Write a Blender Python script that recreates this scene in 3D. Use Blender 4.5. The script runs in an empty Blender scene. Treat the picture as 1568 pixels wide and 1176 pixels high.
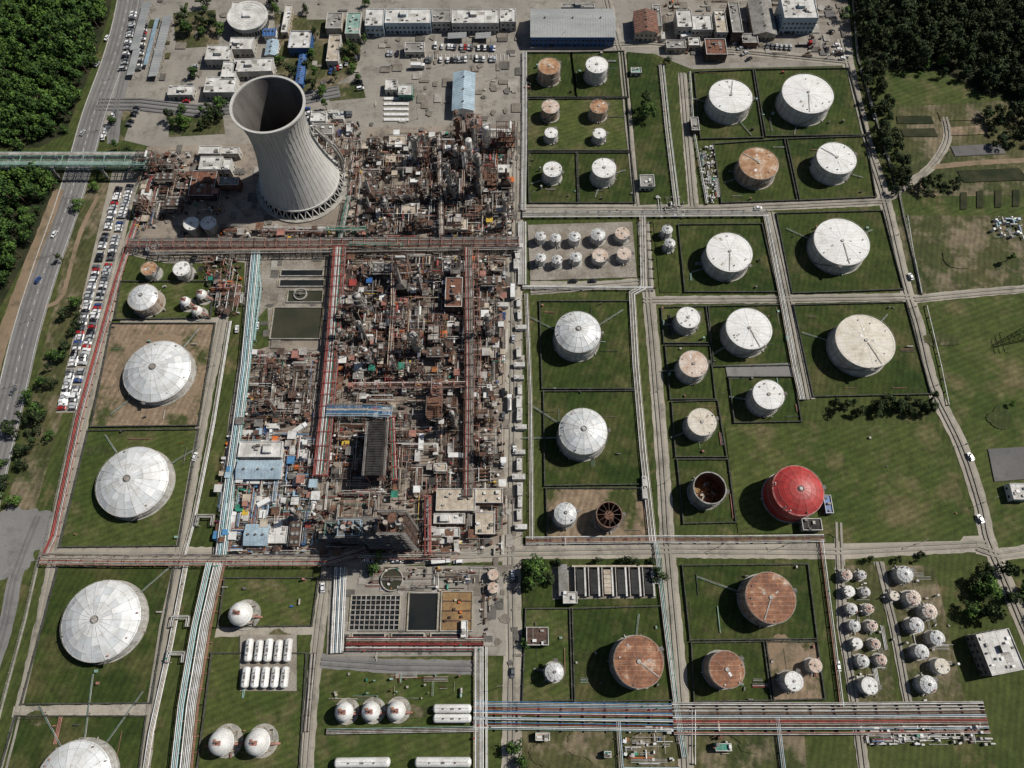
import bpy, math, random
from mathutils import Vector
from random import Random
R0=Random(11)
# ------------------------------------------------------------------ survey mapping
CAM_H=340.0; TILT=math.radians(22.3); F=1087.0
ct,st=math.cos(TILT),math.sin(TILT)
def GS(px,py,h=0.0):
    """plan survey sheet (perspective) -> metres on the horizontal plane z=h ; also metres per sheet unit"""
    u=(px-784)/F; v=(588-py)/F
    dy=v*ct+st; dz=v*st-ct
    s=(CAM_H-h)/(-dz)
    return u*s, dy*s, s/F
def G(px,py,h=0.0):
    a=GS(px,py,h); return (a[0],a[1])
scene=bpy.context.scene
# ------------------------------------------------------------------ materials
M={}
def base(name,rough,metal):
    m=bpy.data.materials.new(name); m.use_nodes=True
    nt=m.node_tree; b=nt.nodes['Principled BSDF']
    b.inputs['Roughness'].default_value=rough; b.inputs['Metallic'].default_value=metal
    if rough>0.65: b.inputs['Specular IOR Level'].default_value=0.2
    g=nt.nodes.new('ShaderNodeNewGeometry')
    M[name]=m
    return m,nt,b,g.outputs['Position']
def noise(nt,pos,scale,detail=3,stretch=None,rough=0.6):
    n=nt.nodes.new('ShaderNodeTexNoise'); n.inputs['Scale'].default_value=scale
    n.inputs['Detail'].default_value=detail; n.inputs['Roughness'].default_value=rough
    if stretch:
        mp=nt.nodes.new('ShaderNodeMapping'); mp.inputs['Scale'].default_value=stretch
        nt.links.new(pos,mp.inputs['Vector']); pos=mp.outputs[0]
    nt.links.new(pos,n.inputs['Vector']); return n.outputs['Fac']
def ramp(nt,fac,stops):
    r=nt.nodes.new('ShaderNodeValToRGB'); cr=r.color_ramp
    while len(cr.elements)<len(stops): cr.elements.new(0.5)
    for e,(p,c) in zip(cr.elements,stops):
        e.position=p; e.color=(c[0],c[1],c[2],1) if not isinstance(c,float) else (c,c,c,1)
    nt.links.new(fac,r.inputs[0]); return r.outputs[0]
def mix(nt,fac,a,b,mode='MIX'):
    n=nt.nodes.new('ShaderNodeMix'); n.data_type='RGBA'; n.blend_type=mode
    if isinstance(fac,float): n.inputs[0].default_value=fac
    else: nt.links.new(fac,n.inputs[0])
    for i,x in ((6,a),(7,b)):
        if isinstance(x,tuple): n.inputs[i].default_value=(x[0],x[1],x[2],1)
        else: nt.links.new(x,n.inputs[i])
    return n.outputs[2]
def pm(name,c1,c2=None,scale=0.25,rough=0.7,metal=0.0,lo=0.4,hi=0.62,fine=0.25,fs=1.5,stretch=None):
    m,nt,b,pos=base(name,rough,metal)
    if c2 is None: c2=tuple(x*0.72 for x in c1)
    c=ramp(nt,noise(nt,pos,scale,3,stretch),[(lo,c1),(hi,c2)])
    if fine>0:
        f=ramp(nt,noise(nt,pos,fs,1),[(0.3,1.0-fine),(0.7,1.0)])
        c=mix(nt,1.0,c,f,'MULTIPLY')
    nt.links.new(c,b.inputs['Base Color']); return m
W=(0.72,0.72,0.70)
pm('white_paint',W,(0.56,0.55,0.52),0.15,0.5)
pm('tank_wall_white',(0.56,0.56,0.54),(0.38,0.35,0.31),0.5,0.6,stretch=(1,1,0.12))
pm('tank_wall_rust',(0.42,0.35,0.28),(0.22,0.13,0.08),0.5,0.8,stretch=(1,1,0.15))
pm('tank_wall_grey',(0.30,0.30,0.29),(0.16,0.15,0.13),0.4,0.6,stretch=(1,1,0.2))
pm('roof_seam',(0.42,0.41,0.38),(0.28,0.25,0.22),0.4,0.8)
pm('dome_a',(0.60,0.62,0.62),(0.50,0.50,0.48),0.2,0.42,lo=.45,fine=.12)
pm('dome_b',(0.53,0.56,0.57),(0.43,0.44,0.44),0.2,0.42,fine=.12)
pm('dome_c',(0.66,0.67,0.67),(0.55,0.55,0.53),0.2,0.42,fine=.12)
pm('red_paint',(0.45,0.040,0.035),(0.33,0.035,0.03),0.15,0.5,fine=0.25)
pm('red_dark',(0.33,0.045,0.035),(0.19,0.035,0.03),0.3,0.6)
pm('rust',(0.21,0.11,0.070),(0.10,0.060,0.044),0.4,0.9,fine=0.4)
pm('rust_orange',(0.38,0.15,0.055),(0.2,0.085,0.045),0.4,0.9,fine=0.4)
pm('brown_steel',(0.125,0.080,0.060),(0.058,0.04,0.033),0.3,0.85,fine=0.4)
pm('dark_steel',(0.050,0.047,0.044),(0.026,0.024,0.022),0.3,0.8,fine=0.4)
pm('grey_steel',(0.20,0.187,0.170),(0.105,0.095,0.085),0.3,0.7,fine=0.4)
pm('silver_pipe',(0.60,0.60,0.58),(0.42,0.40,0.37),0.3,0.5,fine=0.2)
pm('silver_clad',(0.42,0.40,0.37),(0.25,0.22,0.19),0.25,0.55,fine=0.3)
pm('cream',(0.50,0.44,0.35),(0.35,0.29,0.22),0.3,0.7,fine=0.3)
pm('pink_steel',(0.38,0.19,0.15),(0.25,0.12,0.095),0.3,0.7,fine=0.3)
pm('blue_paint',(0.03,0.12,0.34),(0.03,0.08,0.2),0.3,0.5)
pm('blue_pipe',(0.08,0.24,0.44),(0.06,0.17,0.32),0.3,0.5)
pm('blue_pale',(0.36,0.47,0.54),(0.26,0.35,0.41),0.2,0.5)
pm('cyan_pipe',(0.38,0.56,0.57),(0.27,0.41,0.43),0.2,0.5)
pm('green_paint',(0.03,0.24,0.16),(0.02,0.13,0.09),0.3,0.5)
pm('green_pale',(0.25,0.38,0.32),(0.16,0.26,0.22),0.3,0.6)
pm('orange_paint',(0.60,0.15,0.03),(0.4,0.1,0.02),0.3,0.5)
pm('yellow_paint',(0.55,0.38,0.05),(0.42,0.28,0.04),0.3,0.5)
pm('terracotta',(0.22,0.10,0.065),(0.13,0.065,0.045),0.5,0.9,fine=0.4)
pm('sheet_roof_grey',(0.36,0.37,0.36),(0.26,0.27,0.27),0.1,0.6,stretch=(0.2,1,1))
pm('sheet_roof_dark',(0.035,0.036,0.036),(0.02,0.02,0.02),0.15,0.7)
pm('flat_roof',(0.62,0.61,0.58),(0.42,0.41,0.38),0.15,0.8,fine=0.25)
pm('flat_roof_grey',(0.30,0.29,0.27),(0.2,0.19,0.17),0.2,0.85,fine=0.3)
pm('wall_render',(0.50,0.48,0.44),(0.36,0.34,0.3),0.3,0.8,stretch=(1,1,0.2))
pm('bund_concrete',(0.09,0.09,0.078),(0.05,0.053,0.042),0.3,0.9,fine=0.4)
pm('kerb_concrete',(0.38,0.36,0.32),(0.24,0.23,0.2),0.3,0.9)
pm('line_paint',(0.7,0.7,0.68),(0.5,0.49,0.47),0.8,0.7,fine=0.2)
pm('tyre',(0.02,0.02,0.02),None,1,0.9,fine=0)
pm('glass',(0.02,0.028,0.035),(0.03,0.035,0.04),0.5,0.12,fine=0.0)
pm('bark',(0.10,0.07,0.05),None,1,0.95,fine=0)
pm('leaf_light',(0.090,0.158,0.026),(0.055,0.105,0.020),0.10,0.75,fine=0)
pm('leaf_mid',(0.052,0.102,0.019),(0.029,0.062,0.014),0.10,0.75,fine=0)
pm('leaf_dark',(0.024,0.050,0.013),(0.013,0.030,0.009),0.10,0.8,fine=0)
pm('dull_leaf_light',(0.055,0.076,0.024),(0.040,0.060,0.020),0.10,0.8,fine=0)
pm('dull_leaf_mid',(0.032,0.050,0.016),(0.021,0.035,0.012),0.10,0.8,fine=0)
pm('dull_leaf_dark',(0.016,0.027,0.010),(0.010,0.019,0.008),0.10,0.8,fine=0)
pm('forest_floor',(0.018,0.025,0.010),(0.042,0.042,0.020),0.1,0.95)
pm('water_dark',(0.012,0.014,0.014),(0.02,0.02,0.018),0.05,0.08,fine=0.0)
pm('water_olive',(0.035,0.036,0.022),(0.05,0.046,0.03),0.06,0.12,fine=0.0)
pm('gravel',(0.31,0.28,0.24),(0.21,0.18,0.145),0.08,0.95,fine=0.4)
pm('patch_light',(0.36,0.34,0.30),(0.27,0.25,0.22),0.2,0.95,fine=0.3)
pm('patch_dark',(0.15,0.14,0.125),(0.10,0.092,0.082),0.2,0.95,fine=0.4)
pm('patch_mid',(0.23,0.205,0.17),(0.17,0.15,0.125),0.2,0.95,fine=0.4)
pm('ochre',(0.32,0.20,0.09),(0.22,0.14,0.07),0.15,0.8,fine=0.35)
for n,c in (('car_white',(0.75,0.75,0.74)),('car_silver',(0.42,0.43,0.44)),('car_grey',(0.12,0.125,0.13)),('car_black',(0.015,0.015,0.018)),('car_red',(0.35,0.02,0.02)),('car_blue',(0.03,0.07,0.22))):
    pm(n,c,tuple(x*0.9 for x in c),0.5,0.28,0.1,fine=0)
def plated(name,c1,c2,c3,lo,hi,k=.93,mo=.82):
    m,nt,b,pos=base(name,0.75,0)
    c=ramp(nt,noise(nt,pos,0.16,6,None,0.7),[(lo,c1),(hi,c2),(min(0.99,hi+0.14),c3)])
    br=nt.nodes.new('ShaderNodeTexBrick'); br.inputs['Scale'].default_value=1
    br.inputs['Brick Width'].default_value=7; br.inputs['Row Height'].default_value=1.9; br.inputs['Mortar Size'].default_value=0.10
    br.inputs['Color1'].default_value=(1,1,1,1); br.inputs['Color2'].default_value=(k,k,k,1); br.inputs['Mortar'].default_value=(mo,mo*.97,mo*.94,1)
    nt.links.new(pos,br.inputs['Vector'])
    c=mix(nt,1.0,c,br.outputs['Color'],'MULTIPLY')
    f=ramp(nt,noise(nt,pos,1.2,2),[(0.3,0.85),(0.7,1.0)])
    c=mix(nt,1.0,c,f,'MULTIPLY'); nt.links.new(c,b.inputs['Base Color'])
plated('roof_white',(0.74,0.74,0.72),(0.66,0.65,0.62),(0.47,0.43,0.38),0.44,0.62)
plated('roof_cream',(0.66,0.62,0.54),(0.56,0.51,0.42),(0.4,0.32,0.24),0.42,0.60)
plated('roof_pink',(0.62,0.55,0.48),(0.50,0.38,0.30),(0.36,0.21,0.13),0.40,0.56)
plated('roof_rusty',(0.60,0.52,0.43),(0.43,0.26,0.15),(0.28,0.14,0.07),0.33,0.45,.85)
plated('roof_rust',(0.54,0.45,0.36),(0.31,0.155,0.088),(0.19,0.09,0.055),0.30,0.42,.78,1.5)
m,nt,b,pos=base('tower_concrete',0.85,0)
c=ramp(nt,noise(nt,pos,0.05,4,(1,1,0.25)),[(0.35,(0.54,0.53,0.50)),(0.65,(0.44,0.425,0.39))])
wv=nt.nodes.new('ShaderNodeTexWave'); wv.bands_direction='Z'; wv.inputs['Scale'].default_value=0.26; wv.inputs['Distortion'].default_value=0.1
nt.links.new(pos,wv.inputs['Vector'])
c=mix(nt,1.0,c,ramp(nt,wv.outputs['Fac'],[(0.0,0.88),(0.25,1.0)]),'MULTIPLY')
c=mix(nt,1.0,c,ramp(nt,noise(nt,pos,0.7,3,(1,1,0.05)),[(0.35,1.0),(0.7,0.80)]),'MULTIPLY')
nt.links.new(c,b.inputs['Base Color'])
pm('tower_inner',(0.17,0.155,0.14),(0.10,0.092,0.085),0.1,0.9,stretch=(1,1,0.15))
def grass(name,a,bc,d,bare=0.66,w=.055,ang=0.3):
    m,nt,b,pos=base(name,0.95,0)
    c=ramp(nt,noise(nt,pos,0.018,4,None,.62),[(0.38,a),(0.62,bc)])
    c=mix(nt,ramp(nt,noise(nt,pos,0.045,6,None,0.68),[(bare-w,0.0),(bare+w,1.0)]),c,d)
    # mower passes
    mp=nt.nodes.new('ShaderNodeMapping'); mp.inputs['Rotation'].default_value=(0,0,ang); nt.links.new(pos,mp.inputs['Vector'])
    wv=nt.nodes.new('ShaderNodeTexWave'); wv.inputs['Scale'].default_value=0.11; wv.inputs['Distortion'].default_value=2.5; wv.inputs['Detail'].default_value=2; wv.inputs['Detail Scale'].default_value=.4
    nt.links.new(mp.outputs[0],wv.inputs['Vector'])
    c=mix(nt,1.0,c,ramp(nt,wv.outputs['Fac'],[(0.2,0.88),(0.8,1.06)]),'MULTIPLY')
    c=mix(nt,1.0,c,ramp(nt,noise(nt,pos,0.2,5,None,0.72),[(0.3,0.55),(0.7,1.2)]),'MULTIPLY')
    c=mix(nt,1.0,c,ramp(nt,noise(nt,pos,1.8,2),[(0.3,0.75),(0.7,1.12)]),'MULTIPLY')
    nt.links.new(c,b.inputs['Base Color'])
grass('grass',(0.046,0.066,0.016),(0.070,0.083,0.024),(0.14,0.115,0.055),.62)
grass('bund_grass',(0.026,0.046,0.009),(0.049,0.067,0.015),(0.095,0.088,0.035),0.58,.09)
grass('bund_grass_light',(0.048,0.072,0.016),(0.073,0.090,0.024),(0.14,0.120,0.058),0.58,.08,1.2)
grass('rough_grass',(0.044,0.060,0.018),(0.085,0.083,0.034),(0.19,0.155,0.10),0.54)
grass('bare_soil_grass',(0.05,0.065,0.018),(0.075,0.080,0.030),(0.25,0.185,0.125),0.45)
def conc(name,a,bc,stain,joint=6.0,js=0.8):
    m,nt,b,pos=base(name,0.9,0)
    c=ramp(nt,noise(nt,pos,0.03,5,None,0.65),[(0.38,a),(0.62,bc)])
    c=mix(nt,ramp(nt,noise(nt,pos,0.10,6,None,0.72),[(0.50,0.0),(0.66,0.85)]),c,stain)
    if joint:
        br=nt.nodes.new('ShaderNodeTexBrick'); br.offset=0; br.inputs['Scale'].default_value=1
        br.inputs['Brick Width'].default_value=joint; br.inputs['Row Height'].default_value=joint; br.inputs['Mortar Size'].default_value=0.07
        br.inputs['Color1'].default_value=(1,1,1,1); br.inputs['Color2'].default_value=(0.88,0.88,0.88,1); br.inputs['Mortar'].default_value=(js,js,js,1)
        nt.links.new(pos,br.inputs['Vector']); c=mix(nt,1.0,c,br.outputs['Color'],'MULTIPLY')
    c=mix(nt,1.0,c,ramp(nt,noise(nt,pos,1.3,2),[(0.3,0.84),(0.7,1.0)]),'MULTIPLY')
    nt.links.new(c,b.inputs['Base Color'])
conc('concrete_road',(0.38,0.345,0.285),(0.315,0.285,0.235),(0.195,0.18,0.145),5)
conc('road_wear',(0.31,0.285,0.24),(0.26,0.24,0.20),(0.16,0.15,0.125),5)
conc('concrete_yard',(0.30,0.275,0.235),(0.245,0.225,0.195),(0.14,0.13,0.112),6)
conc('plant_floor',(0.31,0.265,0.215),(0.22,0.185,0.15),(0.085,0.073,0.062),5)
conc('asphalt',(0.115,0.112,0.108),(0.14,0.135,0.128),(0.085,0.083,0.08),0)
conc('asphalt_pale',(0.175,0.17,0.165),(0.205,0.20,0.19),(0.125,0.12,0.115),0)
conc('asphalt_wear',(0.135,0.132,0.128),(0.16,0.155,0.15),(0.105,0.102,0.098),0)
conc('dirt',(0.25,0.185,0.125),(0.20,0.145,0.095),(0.10,0.09,0.055),0)
# ------------------------------------------------------------------ mesh builder
class MB:
    def __init__(s): s.v=[];s.f=[];s.m=[];s.s=[];s.mats=[]
    def mi(s,n):
        if n not in s.mats: s.mats.append(n)
        return s.mats.index(n)
    def add(s,vs,fs,mat,smooth=False):
        o=len(s.v); s.v.extend(vs); k=s.mi(mat)
        for f in fs: s.f.append([i+o for i in f]); s.m.append(k); s.s.append(smooth)
    def box(s,x,y,z,sx,sy,sz,mat,rz=0,top=None):
        c,n=math.cos(rz),math.sin(rz); hx,hy=sx/2,sy/2
        P=[(x+a*c-b*n,y+a*n+b*c,z+h) for h in (0,sz) for a,b in ((-hx,-hy),(hx,-hy),(hx,hy),(-hx,hy))]
        s.add(P,[(0,3,2,1),(0,1,5,4),(1,2,6,5),(2,3,7,6),(3,0,4,7)],mat)
        s.add(P[4:],[(0,1,2,3)],top or mat)
    def beam(s,p,q,w,h,mat):
        p=Vector(p);q=Vector(q);d=q-p
        if d.length<1e-4:return
        d.normalize(); up=Vector((0,0,1)) if abs(d.z)<0.95 else Vector((0,1,0))
        r=d.cross(up).normalized(); u=r.cross(d)
        vs=[tuple(e+r*a*w/2+u*b*h/2) for e in (p,q) for a,b in ((-1,-1),(1,-1),(1,1),(-1,1))]
        s.add(vs,[(0,1,2,3),(7,6,5,4),(0,4,5,1),(1,5,6,2),(2,6,7,3),(3,7,4,0)],mat)
    def tube(s,p,q,r,mat,n=6,r2=None,caps=True):
        p=Vector(p);q=Vector(q);d=q-p
        if d.length<1e-4:return
        if r2 is None:r2=r
        d.normalize(); up=Vector((0,0,1)) if abs(d.z)<0.95 else Vector((0,1,0))
        a=d.cross(up).normalized(); u=a.cross(d)
        vs=[tuple(e+(a*math.cos(t)+u*math.sin(t))*rr) for e,rr in ((p,r),(q,r2)) for t in [2*math.pi*i/n for i in range(n)]]
        s.add(vs,[(i,(i+1)%n,n+(i+1)%n,n+i) for i in range(n)],mat,True)
        if caps: s.add(vs,[tuple(range(n-1,-1,-1)),tuple(range(n,2*n))],mat)
    def cyl(s,x,y,z,r,h,mat,n=16,r2=None,cap=True,capmat=None):
        if r2 is None:r2=r
        vs=[(x+rr*math.cos(2*math.pi*i/n),y+rr*math.sin(2*math.pi*i/n),zz) for zz,rr in ((z,r),(z+h,r2)) for i in range(n)]
        s.add(vs,[(i,(i+1)%n,n+(i+1)%n,n+i) for i in range(n)],mat,n>10)
        if cap: s.add(vs[n:],[tuple(range(n))],capmat or mat)
    def ring(s,x,y,z,ri,ro,mat,n=32,h=0.12,a0=0,a1=2*math.pi):
        k=n+1; vs=[]
        for i in range(k):
            t=a0+(a1-a0)*i/n
            for rr,zz in ((ri,z),(ro,z),(ro,z+h),(ri,z+h)): vs.append((x+rr*math.cos(t),y+rr*math.sin(t),zz))
        fs=[]
        for i in range(n):
            a=i*4;b=a+4
            for j in range(4): fs.append((a+j,b+j,b+(j+1)%4,a+(j+1)%4))
        s.add(vs,fs,mat)
    def dome(s,x,y,z,r,h,mats,n=24,rings=4,smooth=True):
        for k in range(rings):
            f0,f1=math.pi/2*k/rings,math.pi/2*(k+1)/rings
            for i in range(n):
                t0,t1=2*math.pi*i/n,2*math.pi*(i+1)/n
                def P(f,t): return (x+r*math.cos(f)*math.cos(t),y+r*math.cos(f)*math.sin(t),z+h*math.sin(f))
                vs=[P(f0,t0),P(f0,t1),P(f1,t1),P(f1,t0)]
                if k==rings-1: s.add(vs[:3],[(0,1,2)],mats,smooth)
                else: s.add(vs,[(0,1,2,3)],mats,smooth)
    def mesh(s,name,merge=False):
        me=bpy.data.meshes.new(name); me.from_pydata(s.v,[],s.f)
        for n in s.mats: me.materials.append(M[n])
        me.polygons.foreach_set('material_index',s.m); me.polygons.foreach_set('use_smooth',s.s)
        if merge:
            import bmesh
            bm=bmesh.new(); bm.from_mesh(me); bmesh.ops.remove_doubles(bm,verts=bm.verts,dist=0.003); bm.to_mesh(me); bm.free()
        me.update(); return me
    def obj(s,name,loc=(0,0,0),rz=0,merge=False):
        return put(s.mesh(name,merge),name,loc,rz)
def put(me,name,loc,rz=0,sc=1,parent=None):
    o=bpy.data.objects.new(name,me); o.location=loc; o.rotation_euler=(0,0,rz)
    o.scale=(sc,sc,sc) if not isinstance(sc,tuple) else sc
    scene.collection.objects.link(o)
    if parent: o.parent=parent
    return o
def inpoly(x,y,P):
    c=False;j=len(P)-1
    for i in range(len(P)):
        if (P[i][1]>y)!=(P[j][1]>y) and x<(P[j][0]-P[i][0])*(y-P[i][1])/(P[j][1]-P[i][1])+P[i][0]: c=not c
        j=i
    return c
# ------------------------------------------------------------------ sheets and roads
ZL=[0.0]
def nz(): ZL[0]+=0.004; return ZL[0]
def sheetw(name,P,mat):
    z=nz(); mb=MB(); mb.add([(x,y,z) for x,y in P],[tuple(range(len(P)))],mat)
    o=mb.obj(name)
    if o.data.polygons[0].normal.z<0: o.data.flip_normals()
    return o
def sheet(name,pts,mat): return sheetw(name,[G(*p) for p in pts],mat)
def rect(name,x0,y0,x1,y1,mat): return sheet(name,[(x0,y0),(x0,y1),(x1,y1),(x1,y0)],mat)
def blob(name,px,py,rx,ry,mat,seed=0):
    x,y=G(px,py); R=Random(seed+px); ph=[R.uniform(0,6.28) for _ in range(6)]
    P=[]
    for i in range(60):
        t=2*math.pi*i/60; k=1+sum(.2/(j+1)*math.sin((j+2)*t+ph[j]) for j in range(6))+R.uniform(-.06,.06)
        P.append((x+rx*k*math.cos(t),y+ry*k*math.sin(t)))
    return sheetw(name,P,mat)
def off(P,d):
    out=[]
    for i,p in enumerate(P):
        a=Vector(P[max(i-1,0)][:2]);b=Vector(p[:2]);c=Vector(P[min(i+1,len(P)-1)][:2])
        t1=(b-a) if i>0 else (c-b); t2=(c-b) if i<len(P)-1 else (b-a)
        t1=t1.normalized();t2=t2.normalized(); n1=Vector((-t1.y,t1.x));n2=Vector((-t2.y,t2.x))
        n=(n1+n2)
        n=n.normalized() if n.length>1e-3 else n1
        k=max(0.35,n.dot(n1)); q=b+n*(d/k); out.append((q.x,q.y))
    return out
def smoothline(P,k=6):
    out=[]
    for i in range(len(P)-1):
        p0=P[max(i-1,0)];p1=P[i];p2=P[i+1];p3=P[min(i+2,len(P)-1)]
        for j in range(k):
            t=j/k
            out.append(tuple(0.5*((2*p1[a])+(-p0[a]+p2[a])*t+(2*p0[a]-5*p1[a]+4*p2[a]-p3[a])*t*t+(-p0[a]+3*p1[a]-3*p2[a]+p3[a])*t**3) for a in (0,1)))
    out.append(P[-1]); return out
def strip(mb,P,o0,o1,z,mat):
    A=off(P,o0);B=off(P,o1);n=len(P)
    mb.add([(x,y,z) for x,y in A]+[(x,y,z) for x,y in B],[(n+i,n+i+1,i+1,i) for i in range(n-1)],mat)
ROADS=[]
def road(name,pts,w,mat='concrete_road',kerb=False,lines=False,curve=False,rag=True):
    P=[G(*p) for p in pts]
    if curve:P=smoothline(P)
    mb=MB(); z=nz()
    if rag and not kerb:
        R=Random(len(pts)*7+int(pts[0][0])); Q=[P[0]]
        for a,b in zip(P,P[1:]):
            L=math.dist(a,b); n=max(1,int(L/2.5))
            for i in range(1,n+1): Q.append((a[0]+(b[0]-a[0])*i/n,a[1]+(b[1]-a[1])*i/n))
        A=off(Q,-w/2);B=off(Q,w/2);n=len(Q)
        j=lambda p:(p[0]+R.uniform(-.28,.28),p[1]+R.uniform(-.28,.28),z)
        mb.add([j(p) for p in A]+[j(p) for p in B],[(n+i,n+i+1,i+1,i) for i in range(n-1)],mat)
    else: strip(mb,P,-w/2,w/2,z,mat)
    if w>=4.5 and mat in('concrete_road','asphalt_pale'):
        wm='road_wear' if mat=='concrete_road' else 'asphalt_wear'
        ROADS.append((P,w,wm))
    if lines:
        z2=.55; strip(mb,P,-w/2+.4,-w/2+.62,z2,'line_paint'); strip(mb,P,w/2-.62,w/2-.4,z2,'line_paint')
        for i in range(len(P)-1):
            a=Vector(P[i]);b=Vector(P[i+1]);L=(b-a).length;d=(b-a)/L;t=0
            while t<L-3:
                strip(mb,[tuple(a+d*t),tuple(a+d*(t+3))],-.1,.1,z2,'line_paint'); t+=8
    if kerb:
        for o in (-w/2-.1,w/2+.1):
            Q=off(P,o)
            for a,b in zip(Q,Q[1:]): mb.beam((a[0],a[1],.06+z),(b[0],b[1],.06+z),.22,.14,'kerb_concrete')
    return mb.obj(name)
def wallline(name,pts,h=1.2,w=0.4,mat='bund_concrete',close=False):
    P=[G(*p) for p in pts]
    if close:P.append(P[0])
    mb=MB()
    for a,b in zip(P,P[1:]):
        a=Vector(a);b=Vector(b);d=(b-a).normalized()*w*0.49
        mb.beam((a.x-d.x,a.y-d.y,h/2),(b.x+d.x,b.y+d.y,h/2),w,h,mat)
        L=(b-a).length;n=max(1,int(L/6))
        for i in range(n):
            q=a+(b-a)*(i/n); mb.box(q.x,q.y,0,w+.25,w+.25,h+.07,mat)
    mb.obj(name)
mb=MB(); mb.add([(-4000,-4000,0),(4000,-4000,0),(4000,4000,0),(-4000,4000,0)],[(0,1,2,3)],'grass'); mb.obj('ground')
FL1=[(-300,-90),(186,-90),(168,20),(140,105),(100,205),(60,226),(-300,226)]
FL2=[(-300,262),(100,262),(80,305),(38,400),(0,470),(-300,700)]
FR1=[(1296,-90),(1950,-90),(1950,240),(1570,160),(1500,140),(1440,110),(1335,105),(1308,60)]
for P in (FL1,FL2,FR1): sheet('forest_floor',P,'forest_floor')
sheet('yard_ground',[(195,-90),(1290,-90),(1308,100),(1060,106),(1000,82),(800,82),(800,330),(800,860),(330,868),(350,640),(372,520),(375,388),(195,388),(232,225),(150,205)],'concrete_yard')
sheet('plant_ground',[(225,225),(560,215),(560,195),(795,190),(795,860),(335,866),(352,640),(374,520),(380,392),(196,384)],'plant_floor')
sheet('gravel_ground',[(1000,-90),(1292,-90),(1305,90),(1060,98),(1005,70)],'gravel')
sheet('right_field_ground',[(1362,318),(1900,300),(1900,1250),(1560,900),(1510,800),(1480,700),(1440,600)],'bund_grass_light')
sheet('rough_ground',[(1372,330),(1575,330),(1600,440),(1400,452)],'rough_grass')
sheet('rough_ground',[(1365,165),(1600,150),(1650,300),(1385,300)],'rough_grass')
sheet('lawn_ground',[(1350,112),(1440,112),(1505,145),(1480,158),(1362,160)],'bund_grass_light')
sheet('rough_ground',[(120,280),(185,280),(100,620),(40,830),(0,830),(30,690),(90,440)],'rough_grass')
sheet('rough_ground',[(480,1000),(760,1010),(770,1230),(440,1230)],'bund_grass_light')
sheet('rough_ground',[(790,1120),(1230,1110),(1240,1230),(770,1230)],'rough_grass')
blob('dirt_ground',22,830,20,16,'asphalt_pale')
for P in ([(470,30),(560,30),(545,110),(480,150),(430,120)],[(262,170),(340,168),(345,205),(258,210)],[(500,130),(555,125),(560,150),(505,155)],[(265,20),(330,15),(335,70),(270,75)],[(420,20),(470,25),(470,120),(425,120)],[(182,170),(205,170),(190,215),(165,215)]):
    sheet('lawn_ground',P,'rough_grass')
road('highway_road',[(215,-120),(197,0),(178,80),(146,170),(126,240),(102,320),(70,412),(40,510),(14,620),(-16,740),(-50,880)],15,'asphalt_pale',True,True,True)
road('side_road',[(92,290),(52,390),(14,490),(-14,580),(-50,680)],7,'dirt',False,False,True)
road('entry_road',[(150,160),(215,160),(300,170),(420,160),(520,140)],10,'asphalt_pale')
road('entry_road',[(225,-80),(205,50),(180,160),(172,220)],7,'asphalt_pale')
sheet('parking_ground',[(172,262),(215,262),(188,380),(130,632),(86,632),(132,430)],'concrete_road')
road('dirt_path',[(150,300),(122,360),(96,450),(70,470)],2.5,'dirt',curve=True)
RW=6.2
road('service_road',[(792,186),(788,370),(786,600),(783,850),(785,1000),(782,1240)],8.5)
road('service_road',[(925,-20),(950,78),(962,200),(975,318)],RW)
road('service_road',[(800,70),(1000,66),(1300,95)],7)
road('service_road',[(800,319),(1100,320),(1355,308)],6)
road('service_road',[(1045,112),(1052,200),(1062,316)],6.0,curve=True)
road('service_road',[(1290,60),(1322,200),(1355,308),(1384,430),(1405,500),(1428,592),(1470,680),(1500,770),(1512,825),(1535,880),(1590,1010)],7.5,curve=True)
road('dirt_path',[(1357,306),(1392,280),(1425,256),(1450,215),(1446,180)],5,'concrete_road',curve=True)
road('dirt_path',[(1425,256),(1490,250),(1580,245)],3.5,'dirt',curve=True)
road('service_road',[(1400,458),(1480,450),(1600,440)],5)
road('service_road',[(812,446),(980,432)],5); road('service_road',[(812,434),(975,434)],3)
road('service_road',[(985,340),(992,440),(1003,560),(1014,700),(1022,830),(1035,980),(1045,1100),(1052,1200)],7)
road('service_road',[(985,460),(1200,458),(1395,455)],5)
road('service_road',[(1180,325),(1208,455),(1240,612)],5.2)
road('service_road',[(60,850),(340,850),(560,856),(790,846),(1020,842),(1280,844),(1510,832)],7.5)
road('service_road',[(1284,800),(1290,960),(1310,1080),(1325,1200)],5)
road('service_road',[(1495,838),(1530,850),(1600,840)],6)
road('service_road',[(345,470),(318,600),(292,740),(272,860),(250,960),(232,1080),(212,1240)],6)
road('service_road',[(502,868),(490,950),(478,1060),(465,1240)],6)
road('service_road',[(492,1012),(600,1020),(740,1022)],6,'asphalt_pale')
road('service_road',[(330,1090),(480,1080)],4.4)
road('service_road',[(330,968),(490,964)],4.4)
road('service_road',[(185,490),(340,492)],4.4)
road('service_road',[(242,240),(216,320),(186,400),(140,600),(84,840),(60,960),(20,1130),(-10,1240)],4.5)
road('service_road',[(60,790),(25,880),(8,960),(-30,1080)],7,'asphalt_pale',curve=True)
road('service_road',[(20,1090),(235,1086)],4.4)
road('service_road',[(84,852),(270,850)],5)
road('service_road',[(790,1086),(1040,1088),(1500,1088)],5)
road('service_road',[(1345,860),(1370,960),(1392,1080)],5)
road('service_road',[(200,385),(260,398),(375,396)],5)
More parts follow.
